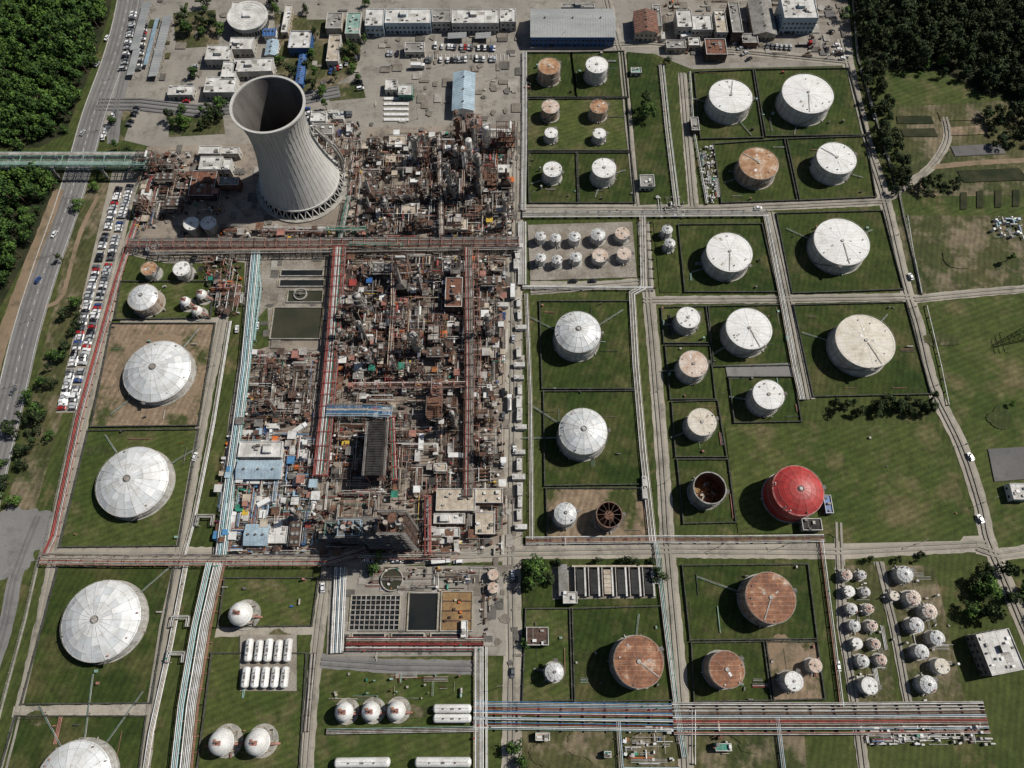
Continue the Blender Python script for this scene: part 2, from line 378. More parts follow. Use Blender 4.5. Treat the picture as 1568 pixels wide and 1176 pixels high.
CELLS=[([(805,82),(875,82),(883,150),(807,150)],0),([(875,82),(955,80),(962,150),(883,150)],0),
([(808,153),(960,152),(965,232),(808,232)],1),([(808,235),(882,235),(885,312),(810,312)],0),([(884,235),(966,235),(972,312),(887,312)],0),
([(1062,112),(1152,108),(1168,212),(1072,214)],0),([(1155,108),(1298,106),(1326,208),(1172,210)],0),
([(1092,222),(1200,214),(1220,308),(1104,312)],0),([(1204,214),(1325,210),(1340,303),(1224,308)],0),
([(1038,345),(1166,344),(1190,448),(1048,448)],0),([(1188,328),(1350,324),(1382,444),(1212,450)],0),
([(826,462),(964,462),(974,596),(830,596)],0),([(832,600),(975,599),(985,742),(834,744)],0),
([(1012,472),(1080,470),(1088,526),(1016,526)],1),([(1084,470),(1195,468),(1212,560),(1092,562)],0),
([(1018,530),(1086,530),(1095,612),(1026,612)],0),([(1028,616),(1098,614),(1112,700),(1034,700)],0),
([(1115,578),(1215,578),(1226,646),(1124,648)],0),([(1214,468),(1386,464),(1424,604),(1244,608)],0),
([(1036,704),(1114,704),(1126,800),(1046,802)],0),([(836,748),(984,748),(1000,832),(838,832)],3),
([(1044,866),(1236,864),(1250,978),(1056,980)],0),([(1058,984),(1168,982),(1180,1072),(1062,1074)],0),([(1172,982),(1250,982),(1262,1070),(1184,1072)],3),
([(876,932),(1012,928),(1030,1072),(880,1074)],0),([(805,932),(872,932),(876,1072),(800,1074)],1),
([(186,432),(330,432),(322,488),(176,490)],1),([(172,496),(330,496),(305,652),(140,654)],2),
([(136,660),(305,658),(274,836),(92,838)],1),([(90,868),(268,866),(232,1076),(34,1078)],0),([(26,1096),(225,1096),(205,1250),(-20,1250)],0),
([(345,885),(488,885),(478,958),(335,960)],1),([(325,1000),(470,1000),(458,1200),(300,1200)],1),
([(1110,655),(1430,650),(1490,800),(1470,828),(1290,832),(1270,818),(1130,816)],1)]
for P,k in CELLS:
    sheet('bund_grass_ground',P,('bund_grass','bund_grass_light','bare_soil_grass','bare_soil_grass')[k])
    if P[0]!=(1110,655): wallline('bund_wall',P,1.3,0.45,close=True)
for P,mt in (([(1292,866),(1345,866),(1372,1078),(1310,1078)],'rough_grass'),([(1355,866),(1430,866),(1478,1078),(1396,1078)],'rough_grass'),
   ([(960,80),(1005,84),(1030,312),(980,314)],'bund_grass'),([(808,345),(968,340),(975,425),(812,430)],'gravel'),([(1000,340),(1030,340),(1040,448),(1010,448)],'bund_grass'),
   ([(800,856),(1010,856),(1016,925),(800,930)],'bund_grass'),([(845,868),(1000,866),(1004,916),(846,918)],'gravel'),
   ([(386,392),(500,390),(496,470),(384,528)],'gravel'),([(505,868),(770,866),(775,1004),(500,1006)],'concrete_yard'),([(385,500),(410,470),(412,530),(380,540)],'grass'),
   ([(395,545),(500,545),(490,660),(368,672)],'plant_floor')):
    sheet('ground_patch',P,mt)
for px,py,rx,ry in ((200,555,7,9),(285,590,8,6),(250,520,10,4),(930,820,9,4),(1210,1010,10,9),(60,1100,5,3),(840,1150,8,5),(900,1135,10,6),(1150,1135,8,4),(1010,1150,9,5),(1440,520,8,5),(1465,395,9,6),(1530,640,7,5),(150,690,5,3),(640,1090,8,3),(430,975,5,3)):
    blob('bare_ground',px,py,rx,ry,'dirt' if px in (200,285,250,930,1210) else 'rough_grass',py)
for i,P in enumerate(([(1372,178),(1425,178),(1430,190),(1374,190)],[(1435,172),(1500,170),(1510,184),(1440,186)],[(1378,198),(1430,197),(1436,210),(1384,210)],[(1455,225),(1530,220),(1540,236),(1462,240)],[(1465,262),(1560,258),(1575,276),(1475,280)],[(1450,196),(1510,192),(1515,206),(1454,208)])):
    sheet('allotment_ground',P,('forest_floor','rough_grass','forest_floor','asphalt','forest_floor','bare_soil_grass')[i])
for (a,b) in ((1470,295),(1495,293),(1523,292),(1550,291)):
    rect('settling_bed_ground',a,b,a+10,b+26,'forest_floor')
sheet('pad_ground',[(1512,688),(1575,684),(1590,732),(1522,738)],'asphalt')
sheet('lane_ground',[(1110,560),(1214,556),(1222,578),(1114,580)],'asphalt_pale')
# wheel wear on the carriageways
mb=MB(); R=Random(77)
for P,w,wm in ROADS:
    z=nz(); tr=(-1.7,.35) if w<9 else (-4.8,-2.2,1.0,3.6)
    for o in tr:
        i=0
        Q=[P[0]]
        for a,b in zip(P,P[1:]):
            L=math.dist(a,b); n=max(1,int(L/9))
            for k in range(1,n+1): Q.append((a[0]+(b[0]-a[0])*k/n+R.uniform(-.12,.12),a[1]+(b[1]-a[1])*k/n+R.uniform(-.12,.12)))
        strip(mb,Q,o,o+1.1,z,wm)
mb.obj('wheel_wear_road_marking')
# slab repairs and stains
def patches(poly,n,seed,mats,s0=1.5,s1=7):
    P=[G(*p) for p in poly]; R=Random(seed); xs=[p[0] for p in P];ys=[p[1] for p in P]; mb=MB(); z0=nz(); nz(); k=0
    while k<n:
        x=R.uniform(min(xs),max(xs));y=R.uniform(min(ys),max(ys))
        if not inpoly(x,y,P): continue
        a,b=R.uniform(s0,s1),R.uniform(s0,s1); z=z0+.007*k/n; k+=1; m=R.choice(mats)
        if R.random()<.6: mb.add([(x,y,z),(x+a,y,z),(x+a,y+b,z),(x,y+b,z)],[(0,1,2,3)],m)
        else:
            ph=R.uniform(0,6); mb.add([(x+a*.4*math.cos(t/9*6.283)*(1+.25*math.sin(3*t+ph)),y+b*.4*math.sin(t/9*6.283)*(1+.25*math.cos(2*t+ph)),z) for t in range(9)],[tuple(range(9))],m)
    mb.obj('pavement_patch')
patches([(565,50),(795,50),(795,185),(565,200)],90,1,['patch_light','patch_dark','patch_mid','patch_mid'])
patches([(225,230),(560,220),(795,195),(795,850),(340,860),(380,500),(380,392),(200,380)],420,2,['patch_light','patch_dark','patch_mid','patch_mid','patch_dark'])
patches([(1005,0),(1285,0),(1300,88),(1060,94)],70,3,['patch_light','patch_dark','patch_mid','asphalt'])
patches([(505,868),(770,866),(775,1004),(500,1006)],70,4,['patch_light','patch_dark','patch_mid'])
patches([(230,0),(560,0),(550,150),(210,165)],60,5,['patch_light','patch_dark','patch_mid','rough_grass'])
patches([(788,190),(796,190),(790,850),(786,1160),(778,1160),(780,850)],60,6,['patch_dark','patch_mid'],1,4)
# ------------------------------------------------------------------ tanks
def tank(px,py,rp,h=12,kind='cone',wall='tank_wall_white',roof='roof_white',pipes=(),name=None,abs_=False):
    if not abs_: h*= (.72 if kind=='cone' else .85)
    x,y,s=GS(px,py,h); r=rp*s; mb=MB(); R=Random(int(px*7+py)); n=(48 if r>8 else 28)
    mb.cyl(0,0,0,r+.7,.7,'kerb_concrete',n)
    mb.cyl(0,0,.7,r,h-.7,wall,n,cap=False)
    for z in ([h*.55,h-.25] if r>6 else [h-.2]): mb.ring(0,0,z,r-.01,r+.16,'roof_seam',n,.16)
    if r>6:
        for k in range(1,5): mb.ring(0,0,h*k/5.2+.2,r-.01,r+.04,'roof_seam',n,.07)
    if kind=='cone':
        ch=r*.07
        vs=[(r*math.cos(2*math.pi*i/n),r*math.sin(2*math.pi*i/n),h) for i in range(n)]+[(0,0,h+ch)]
        mb.add(vs,[(i,(i+1)%n,n) for i in range(n)],roof)
        k=12 if r>8 else 8
        for i in range(k):
            t=2*math.pi*i/k+.1; mb.beam((r*.12*math.cos(t),r*.12*math.sin(t),h+ch*.88+.02),(r*.98*math.cos(t),r*.98*math.sin(t),h+.04),.06,.05,'roof_seam')
        mb.cyl(0,0,h+ch-.05,min(.9,r*.14),.45,'roof_seam',10)
        for j in range(2+int(r/4)):
            t=R.uniform(0,6.28);q=r*R.uniform(.7,.93); mb.cyl(q*math.cos(t),q*math.sin(t),h+ch*(1-q/r)-.02,.35,.5,R.choice(['grey_steel','roof_seam','silver_pipe']),8)
        for j in range(int(r/4)):
            t=R.uniform(0,6.28);q=r*R.uniform(.2,.8); mb.box(q*math.cos(t),q*math.sin(t),h+ch*(1-q/r)-.1,R.uniform(1,2.4),R.uniform(.6,1.4),.16,R.choice(['roof_seam','white_paint','silver_clad']),t)
        if r>9:
            t=R.uniform(0,6.28); mb.beam((r*.95*math.cos(t),r*.95*math.sin(t),h+.25),(r*.1*math.cos(t),r*.1*math.sin(t),h+ch+.15),.5,.1,'roof_seam')
    elif kind=='dome':
        N=R.choice([14,16,18]) if r>10 else 12
        if rp>45: N=20
        ms=['dome_a','dome_b','dome_c','dome_a'] if roof=='roof_white' else [roof]
        rg=5 if r>10 else 3
        a=math.radians(36); Rc=r/math.sin(a); zc=h-Rc*math.cos(a)
        for k in range(rg):
            f0=a*(1-k/rg);f1=a*(1-(k+1)/rg)
            for i in range(N):
                t0,t1=2*math.pi*i/N,2*math.pi*(i+1)/N
                P=lambda f,t:(Rc*math.sin(f)*math.cos(t),Rc*math.sin(f)*math.sin(t),zc+Rc*math.cos(f))
                q=[P(f0,t0),P(f0,t1),P(f1,t1),P(f1,t0)]
                mb.add(q if k<rg-1 else q[:3],[(0,1,2,3) if k<rg-1 else (0,1,2)],R.choice(ms))
                e=Vector((0,0,.03))
                mb.beam(Vector(q[0])+e,Vector(q[3])+e,.12,.07,'roof_seam' if roof=='roof_white' else 'red_dark')
                if k and (k%2==1): mb.beam(Vector(q[0])+e,Vector(q[1])+e,.1,.06,'roof_seam' if roof=='roof_white' else 'red_dark')
        zt=zc+Rc
        mb.ring(0,0,zt-.12,min(1.5,r*.1),min(1.5,r*.1)+.25,'grey_steel',14,.4); mb.cyl(0,0,zt-.15,min(1.2,r*.07),.6,'silver_clad',12)
        mb.ring(0,0,h-.3,r*.90,r+.1,wall,n,.28)
        for j in range(5 if r>10 else 2):
            t=R.uniform(0,6.28);q=r*R.uniform(.84,.93); mb.cyl(q*math.cos(t),q*math.sin(t),h,.35,.8+r*.05,R.choice(['grey_steel','pink_steel','silver_clad']),8)
    else:
        mb.cyl(0,0,h-.01,r-.3,-h+1.0,'rust',n,cap=False); mb.ring(0,0,h-.2,r-.32,r+.2,wall,n,.25)
        mb.cyl(0,0,.71,r-.35,.25,'rust_orange' if kind=='open' else 'rust',n)
        if kind=='frame':
            mb.cyl(0,0,.97,r*.8,h*.75,'brown_steel',20,r2=r*.35); mb.cyl(0,0,h*.7,r*.35,1.6,'rust',14)
            for i in range(12):
                t=i*math.pi/6; mb.beam((r*.98*math.cos(t),r*.98*math.sin(t),h),(r*.3*math.cos(t),r*.3*math.sin(t),h+.6),.25,.25,'brown_steel')
        else:
            for j in range(26):
                t=R.uniform(0,6.28);q=R.uniform(0,r*.7); mb.box(q*math.cos(t),q*math.sin(t),.9,R.uniform(.6,3),R.uniform(.5,2),R.uniform(.2,1.8),R.choice(['rust_orange','rust','cream','ochre','silver_clad']),R.uniform(0,3))
            for j in range(6):
                t=R.uniform(0,6.28); mb.beam((0,0,1+j*.3),(r*.8*math.cos(t),r*.8*math.sin(t),1.5),.3,.3,'brown_steel')
    if roof=='red_paint':
        for i in range(4): mb.ring(0,0,h*.2*(i+1)+.1,r,r+.05,'red_dark',n,.1)
    if r>3.5:
        t0=R.uniform(3.6,5.4); k=max(4,int(h/0.55))
        for j in range(k):
            t=t0+j*(.75/r); q=r+.55; mb.box(q*math.cos(t),q*math.sin(t),.4+j*h/k,.95,.45,.1,'grey_steel',t)
            if j%3==0: mb.beam(((r+1)*math.cos(t),(r+1)*math.sin(t),.5+j*h/k),((r+1)*math.cos(t),(r+1)*math.sin(t),1.5+j*h/k),.07,.07,'grey_steel')
        t=t0+k*.75/r; mb.box((r+.7)*math.cos(t),(r+.7)*math.sin(t),h-.1,1.8,1.8,.12,'grey_steel',t)
        prev=None
        for i in range(n+1):
            t=2*math.pi*i/n; p=((r-.12)*math.cos(t),(r-.12)*math.sin(t),h+1.0)
            if prev: mb.beam(prev,p,.06,.06,'silver_clad')
            if i%3==0: mb.beam((p[0],p[1],h-.05),p,.06,.06,'silver_clad')
            prev=p
    else:
        t=R.uniform(3.5,5.5); mb.beam(((r+.3)*math.cos(t),(r+.3)*math.sin(t),0),((r+.3)*math.cos(t),(r+.3)*math.sin(t),h+1),.4,.1,'grey_steel')
        for z in range(1,int(h)+1): mb.beam(((r)*math.cos(t),(r)*math.sin(t),z),((r+.3)*math.cos(t),(r+.3)*math.sin(t),z),.1,.05,'grey_steel')
    for j in range(3):
        t=R.uniform(0,6.28); mb.tube(((r-.1)*math.cos(t),(r-.1)*math.sin(t),1.1),((r+1.4)*math.cos(t),(r+1.4)*math.sin(t),1.1),.28,'silver_clad')
    for deg,L in pipes:
        t=math.radians(deg); c,sn=math.cos(t),math.sin(t); a0=(r*c,r*sn,h*.9); a1=((r+.8)*c,(r+.8)*sn,h*.9); a2=((r+.8)*c,(r+.8)*sn,.95); a3=((r+L)*c,(r+L)*sn,.95)
        for p,q in ((a0,a1),(a1,a2),(a2,a3)): mb.tube(p,q,.13,'silver_clad',6)
        mb.tube((a2[0]-sn*.5,a2[1]+c*.5,.9),(a3[0]-sn*.5,a3[1]+c*.5,.9),.1,'green_pale',5)
        k=int(L/4)
        for j in range(k): q=r+2+j*4; mb.box(q*c,q*sn,0,.3,1.1,.8,'bund_concrete',t)
    nm=name or {'dome':'domed_storage_tank','open':'open_top_tank','frame':'open_top_tank'}.get(kind,'storage_tank')
    return mb.obj(nm,(x,y,0),0)
RW_='tank_wall_rust'
tank(841,101,17,14,roof='roof_rusty',wall=RW_); tank(914,99,17,14)
tank(843,163,13.5,11,roof='roof_pink',wall=RW_); tank(917,163,13.5,11,roof='roof_rusty',wall=RW_)
tank(844,203,10,8); tank(918,204,10,8)
tank(846,259,14.5,11,pipes=[(200,8)]); tank(925,257,18.5,13,pipes=[(250,8),(20,8)])
tank(1119,147,33,14,pipes=[(160,9),(300,12)]); tank(1237,143,39,15,pipes=[(30,8),(250,8)],)
tank(1162,250,30,13,roof='roof_rusty',wall=RW_,pipes=[(200,8)]); tank(1281,242,30,14,pipes=[(340,8)])
tank(1117,386,35,14,pipes=[(200,8),(60,8)]); tank(1289,370,42,13,pipes=[(150,14),(30,12)])
for x,y,r,f in ((828,361,8,0),(851,364,8,0),(880,362,9,0),(916,359,11,0),(953,357,11,1),(828,394,8,0),(853,397,8,0),(882,393,9,0),(919,391,12,1),(956,388,11,1),(1022,351,8,0),(1026,372,8,0)):
    tank(x,y,r,7,'dome' if not f else 'cone',roof='roof_white' if not f else 'roof_pink')
tank(885,508,35,13,'dome',pipes=[(150,18),(35,20)]); tank(893,660,37,13,'dome',pipes=[(145,18),(180,18)])
tank(1054,486,18,12,pipes=[(180,6)]); tank(1147,503,35,14,pipes=[(210,10)]); tank(1062,557,22,13,roof='roof_pink',pipes=[(180,8)])
tank(1075,646,22,13,roof='roof_cream',pipes=[(200,8)]); tank(1177,604,24,15,pipes=[(170,9)]); tank(1325,522,45,15,roof='roof_cream',pipes=[(160,14),(45,14)])
tank(1087,747,25,13,'open',wall='tank_wall_grey'); tank(1222,751,39,17,'dome',wall='red_paint',roof='red_paint',name='red_storage_tank')
tank(866,786,17,11,'dome'); tank(933,788,20,12,'frame',wall='rust')
tank(1180,915,38,16,roof='roof_rust',wall=RW_,pipes=[(160,20)]); tank(978,1013,38,18,roof='roof_rust',wall=RW_,pipes=[(80,10)]); tank(1113,1025,27,15,roof='roof_rust',wall=RW_)
tank(849,1029,14,9,'dome',pipes=[(170,5)]); tank(1216,1043,14,12); tank(1249,1019,10,9,roof='roof_pink')
rr=Random(4)
for x,y,r in ((1297,880,8),(1320,880,6.5),(1301,905,8),(1326,906,6.5),(1305,932,8),(1331,932,7),(1309,958,8.5),(1336,958,8),(1313,985,8),(1341,986,7.5),(1322,1012,9),(1350,1010,8),(1332,1050,12.5),(1386,879,12),(1370,912,7),(1399,915,11),(1424,936,11),(1404,957,11),(1436,977,11),(1412,998,10.5),(1443,1020,11),(1422,1048,12.5)):
    tank(x,y,r,4.2 if r<10 else 5.5,rr.choice(['dome','cone','dome']),roof=rr.choice(['roof_white','roof_white','roof_cream','roof_white']) if r!=12.5 else 'roof_white',abs_=True)
tank(241,568,51,5.5,'dome',pipes=[(225,14),(60,14)],abs_=True); tank(203,737,55,6,'dome',pipes=[(35,16),(130,16)],abs_=True); tank(155,950,60,6.5,'dome',pipes=[(45,26)],abs_=True)
tank(112,1198,58,6,'dome',pipes=[(60,24),(95,26),(130,22)],abs_=True)
tank(219,455,23,9,'dome',wall=RW_); tank(228,411,12,9,roof='roof_rusty'); tank(278,411,13,9,'cone',roof='roof_white')
tank(293,342,12,11,roof='roof_white',wall='tank_wall_grey'); tank(319,341,12,11,roof='roof_white',wall='tank_wall_grey')
tank(755,880,8,6,roof='roof_pink');tank(755,900,8,6,roof='roof_pink')
def sphere_vessel(px,py,rp):
    x,y,s=GS(px,py,6); r=rp*s; mb=MB(); zc=r+1.8
    for sg in (1,-1): mb.dome(0,0,zc,r,sg*r,'white_paint',24,7)
    mb.ring(0,0,zc-.15,r-.02,r+.12,'roof_seam',24,.25)
    for i in range(8):
        t=i*math.pi/4; mb.tube((r*.97*math.cos(t),r*.97*math.sin(t),zc),(r*1.02*math.cos(t),r*1.02*math.sin(t),0),.28,'cream',8)
        t2=t+math.pi/4; mb.beam((r*math.cos(t),r*math.sin(t),zc*.7),(r*math.cos(t2),r*math.sin(t2),.3),.12,.12,'grey_steel')
    mb.box(0,0,zc+r-.1,2.8,1.8,.15,'pink_steel'); mb.box(-1.2,.8,zc+r-.5,1.2,1.2,.3,'rust_orange')
    for a,b in ((-1.3,-.8),(1.3,-.8),(1.3,.8),(-1.3,.8)): mb.beam((a,b,zc+r),(a,b,zc+r+1),.08,.08,'grey_steel')
    mb.cyl(.3,0,zc+r,.35,1.0,'rust',8); mb.cyl(-.6,.3,zc+r,.3,1.3,'grey_steel',8)
    mb.beam((r+2.5,-1,0),(.8,-.6,zc+r),.8,.2,'pink_steel')
    mb.cyl(0,0,0,r+1.5,.7,'kerb_concrete',24)
    mb.obj('pressure_sphere',(x,y,0),0,True)
for a in ((370,940,18),(341,1136,19),(396,1136,19),(527,1090,14),(568,1089,14),(607,1088,14),(282,460,8),(300,474,8),(307,449,8)): sphere_vessel(*a)
rect('bullet_pad_ground',368,972,455,1058,'gravel')
def bullet(p0,p1,r,mat='white_paint'):
    a=Vector(G(*p0,3));b=Vector(G(*p1,3));L=(b-a).length; mb=MB(); z=r+1.2; h=L/2-r*.6
    mb.tube((-h,0,z),(h,0,z),r,mat,20,caps=False)
    for sg in (-1,1):
        pr=r;px_=h*sg
        for k in range(1,5):
            f=math.pi/2*k/4; nr=r*math.cos(f);nx=(h+r*.6*math.sin(f))*sg
            mb.tube((px_,0,z),(nx,0,z),pr,mat,20,r2=max(nr,.02),caps=False)
            pr=max(nr,.02);px_=nx
        mb.box(h*.65*sg,0,0,.6,r*1.7,z-r*.45,'kerb_concrete')
    mb.box(0,0,z+r-.05,1.6,.9,.12,'grey_steel'); mb.cyl(h*.5,0,z+r-.1,.3,.7,'rust',8); mb.cyl(-h*.5,0,z+r-.1,.3,.7,'grey_steel',8)
    mb.tube((-h,0.3,z+r+.3),(h,.3,z+r+.3),.08,'silver_pipe'); d=b-a
    mb.obj('horizontal_pressure_tank',((a.x+b.x)/2,(a.y+b.y)/2,0),math.atan2(d.y,d.x))
for i in range(5):
    x=383+i*15
    bullet((x,977+i%2*2),(x-4,1014),1.75); bullet((x-5,1020),(x-9,1054),1.75)
bullet((663,1085),(722,1085),1.8);bullet((663,1100),(722,1100),1.8)
bullet((512,1168),(598,1167),2);bullet((635,1167),(722,1167),2)
# ------------------------------------------------------------------ cooling tower
def cooling():
    x,y,s=GS(463,284); mb=MB(); Ht=64.0; zb=6.0; n=96; K=40
    def rad(z):
        zt=47.0
        return 15.4*math.sqrt(1+((z-zt)/(38.5 if z<zt else 26.0))**2)
    prof=[(rad(zb+(Ht-zb)*k/K),zb+(Ht-zb)*k/K) for k in range(K+1)]
    def shell(pr,mat):
        vs=[(r*math.cos(2*math.pi*i/n),r*math.sin(2*math.pi*i/n),z) for r,z in pr for i in range(n)]
        fs=[(k*n+i,k*n+(i+1)%n,(k+1)*n+(i+1)%n,(k+1)*n+i) for k in range(len(pr)-1) for i in range(n)]
        mb.add(vs,fs,mat,True)
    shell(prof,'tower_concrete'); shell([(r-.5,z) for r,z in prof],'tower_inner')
    rt=prof[-1][0]; mb.ring(0,0,Ht-.6,rt-.7,rt+.5,'tower_concrete',n,.8)
    rb=prof[0][0]; mb.ring(0,0,zb-.6,rb-.7,rb+.5,'tower_concrete',n,1.2)
    # vertical formwork ribs
    for i in range(48):
        t=2*math.pi*i/48
        for k in range(0,K,5):
            (ra,za),(rb2,zb2)=prof[k],prof[k+5]; mb.beam(((ra+.03)*math.cos(t),(ra+.03)*math.sin(t),za),((rb2+.03)*math.cos(t),(rb2+.03)*math.sin(t),zb2),.12,.12,'tower_concrete')
    for i in range(36):
        t=2*math.pi*i/36
        for d in (-1,1):
            t2=t+d*math.pi/36; mb.beam((rb*math.cos(t2),rb*math.sin(t2),zb),((rb+2.4)*math.cos(t),(rb+2.4)*math.sin(t),0),.5,.5,'tower_concrete')
    mb.ring(0,0,0,rb+1.2,rb+4,'kerb_concrete',72,.9); mb.cyl(0,0,0,rb+1,.7,'water_dark',72)
    mb.cyl(0,0,2,rb-2,2,'dark_steel',48)
    prev=None
    for k in range(0,31):
        u=k/30; z=u*46; a=math.radians(8+22*(1-u)); r=rad(max(z,zb))+2.5+4*math.sin(math.pi*u); p=(r*math.cos(a),r*math.sin(a),z)
        if prev:
            mb.beam(prev,p,3.0,.35,'tower_concrete')
            for o in (-1.45,1.45): mb.beam((prev[0]-o*math.sin(a),prev[1]+o*math.cos(a),prev[2]+.6),(p[0]-o*math.sin(a),p[1]+o*math.cos(a),p[2]+.6),.15,1.0,'silver_clad')
        if k%4==0:
            q=rad(max(z,zb)); mb.beam(p,(q*math.cos(a),q*math.sin(a),z),.3,.3,'grey_steel')
            if z<26: mb.beam(p,(p[0],p[1],0),.4,.4,'kerb_concrete')
        prev=p
    mb.obj('cooling_tower',(x,y,0),0,True)
cooling()
# ------------------------------------------------------------------ pipe racks
WH=['silver_pipe','silver_pipe','white_paint','silver_clad','white_paint','cream']
def rack(pts,w,h=4,mats=WH,steel='pink_steel',tiers=1,step=6,fill=.8,name='pipe_rack',fat=1.0,walk=True):
    P=[G(p[0],p[1],h) for p in pts]
    R=Random(int(P[0][0]*13+P[0][1]*7)); mb=MB()
    for t in range(tiers):
        z=h-t*2.2
        k=max(2,int(w/(.62*fat)))
        for i in range(k):
            if R.random()>fill: continue
            o=-w/2+(i+.5)*w/k; r=R.choice([.12,.16,.22,.26])*fat; Q=off(P,o); m=R.choice(mats)
            for a,b in zip(Q,Q[1:]): mb.tube((a[0],a[1],z+r+.12),(b[0],b[1],z+r+.12),r,m,6,caps=False)
            if R.random()<.25:
                a,b=Q[0],Q[1];u=R.random(); mb.box(a[0]+(b[0]-a[0])*u,a[1]+(b[1]-a[1])*u,z,.6,.6,.9,R.choice(['red_dark','grey_steel','green_paint']))
    A=off(P,-w/2);B=off(P,w/2)
    for i in range(len(P)-1):
        a0,a1,b0,b1=map(Vector,(A[i],A[i+1],B[i],B[i+1])); L=(Vector(P[i+1])-Vector(P[i])).length; n=max(1,int(L/step))
        if h>2:
            mb.beam((*a0,h-.1),(*a1,h-.1),.22,.3,steel); mb.beam((*b0,h-.1),(*b1,h-.1),.22,.3,steel)
        for j in range(n+1):
            p=a0+(a1-a0)*j/n;q=b0+(b1-b0)*j/n
            if h>2:
                mb.beam((*p,0),(*p,h),.28,.28,steel);mb.beam((*q,0),(*q,h),.28,.28,steel)
                for t in range(tiers): mb.beam((*p,h-t*2.2-.05),(*q,h-t*2.2-.05),.26,.28,steel)
                if tiers>1: mb.beam((*p,h+1.3),(*q,h+1.3),.26,.24,steel); mb.beam((*p,h),(*p,h+1.3),.22,.22,steel); mb.beam((*q,h),(*q,h+1.3),.22,.22,steel)
            else: mb.beam((*p,h/2),(*q,h/2),.3,h,'brown_steel')
    if h>2 and w>4 and walk:
        Q=off(P,w/2-.1)
        for a,b in zip(Q,Q[1:]): mb.beam((a[0],a[1],h+.7),(b[0],b[1],h+.7),.7,.08,'grey_steel')
    return mb.obj(name)
MIX=['silver_pipe','silver_clad','rust','brown_steel','cream','grey_steel','silver_clad','pink_steel','red_dark']
RED=['red_dark','silver_pipe','red_dark','pink_steel','cream','red_dark','green_paint','pink_steel','silver_clad']
rack([(196,372),(390,372),(795,370)],5,6,MIX,'pink_steel',2)
rack([(230,386),(520,382),(795,378)],4,5,MIX,'brown_steel',1)
rack([(520,378),(510,520),(499,640),(490,728)],7,7,RED,'red_dark',2,fat=1.1)
rack([(716,378),(718,560),(716,760)],4.5,7,MIX,'brown_steel',2)
rack([(728,380),(732,560),(728,690)],3,6,MIX,'pink_steel',1)
rack([(500,628),(560,628),(600,630)],6,8,['blue_pipe','blue_pale','silver_clad','silver_pipe','rust'],'blue_pale',1)
rack([(392,384),(376,560),(352,740),(338,850)],5.2,4,['cyan_pipe','silver_pipe','white_paint','cyan_pipe','blue_pale'],'green_pale',fill=1,fat=1.3,walk=False)
rack([(330,862),(308,960),(288,1080),(272,1230)],9,4,['silver_pipe','white_paint','silver_clad','cyan_pipe','silver_pipe','pink_steel','red_dark'],'pink_steel',fill=.9,fat=1.2,walk=False)
rack([(352,492),(326,650),(296,800),(282,850)],2.5,1.2,WH,fill=1); rack([(286,860),(262,985),(232,1120),(215,1230)],2.5,1.2,WH,fill=1)
rack([(240,260),(206,350),(180,430),(122,640),(84,820),(70,850)],3.5,1.2,['red_dark','silver_clad','pink_steel','silver_pipe','red_dark'],fill=1)
rack([(62,856),(190,858),(345,858),(500,858),(560,840)],4.5,4,['red_dark','silver_pipe','cream','silver_clad','silver_clad'],'pink_steel')
rack([(803,80),(803,200),(801,322)],3.2,1.1,WH,fill=1); rack([(800,328),(985,327),(1175,326)],5,1.3,WH,fill=.95)
rack([(1012,100),(1022,200),(1036,316)],4.5,1.2,WH,fill=.8); rack([(1056,110),(1062,200),(1082,312)],1.5,1.2,WH)
rack([(1172,328),(1196,450),(1216,560),(1228,612)],3.6,1.2,WH,fill=1)
rack([(984,330),(986,440),(968,450),(974,560),(985,690),(1000,830)],4.0,1.2,WH,fill=1)
rack([(994,340),(1000,440)],3,1.2,WH); rack([(800,440),(1000,442)],2.5,1.2,WH)
rack([(806,450),(812,600),(814,760),(814,826)],2.8,1.1,WH,fill=.9); rack([(800,340),(800,436)],5,1.4,WH,fill=.9)
rack([(805,828),(1000,826),(1130,826),(1262,824)],3.8,1.3,['silver_pipe','pink_steel','silver_clad','cream'],fill=1)
rack([(1004,826),(1020,960),(1036,1085),(1048,1160)],2.8,1.2,['silver_clad','green_pale','silver_pipe','cyan_pipe'])
rack([(1258,826),(1275,960),(1290,1082)],2.8,1.2,['silver_clad','pink_steel','silver_pipe'])
rack([(725,1096),(1030,1100)],12,1.4,['silver_pipe','yellow_paint','blue_pipe','white_paint','blue_pale','pink_steel','cyan_pipe','red_dark','silver_pipe'],fill=.85,step=9)
rack([(1030,1100),(1280,1100),(1510,1098)],13,1.4,['silver_pipe','pink_steel','silver_clad','cream','silver_pipe','red_dark','blue_pale','rust'],fill=.65,step=9)
rack([(530,985),(740,985)],7,1.3,MIX,fill=.85); rack([(735,990),(735,1230)],7,1.4,WH,fill=.9)
rack([(522,868),(516,1000)],6,1.4,['white_paint','silver_pipe','white_paint','blue_pale'],fill=1,fat=1.3)
rack([(1390,330),(1398,380),(1412,450)],1,1,WH);rack([(1418,468),(1440,560),(1452,620)],.9,1,WH)
rack([(480,1000),(470,1120)],2,1.2,['rust','silver_clad','green_pale']); rack([(500,1120),(735,1116)],2.5,1.2,['green_pale','silver_clad','silver_pipe'])
rack([(945,1105),(950,1180),(1040,1180)],3,1.3,['blue_pale','silver_clad','white_paint']); rack([(1190,1100),(1200,1180)],2,1.3,['blue_pale','silver_clad'])
rack([(548,852),(700,850)],3,5,MIX,'pink_steel'); rack([(655,760),(655,850)],3.2,6,RED,'pink_steel',2)
rack([(1062,1086),(1062,1170)],2,1.3,WH)
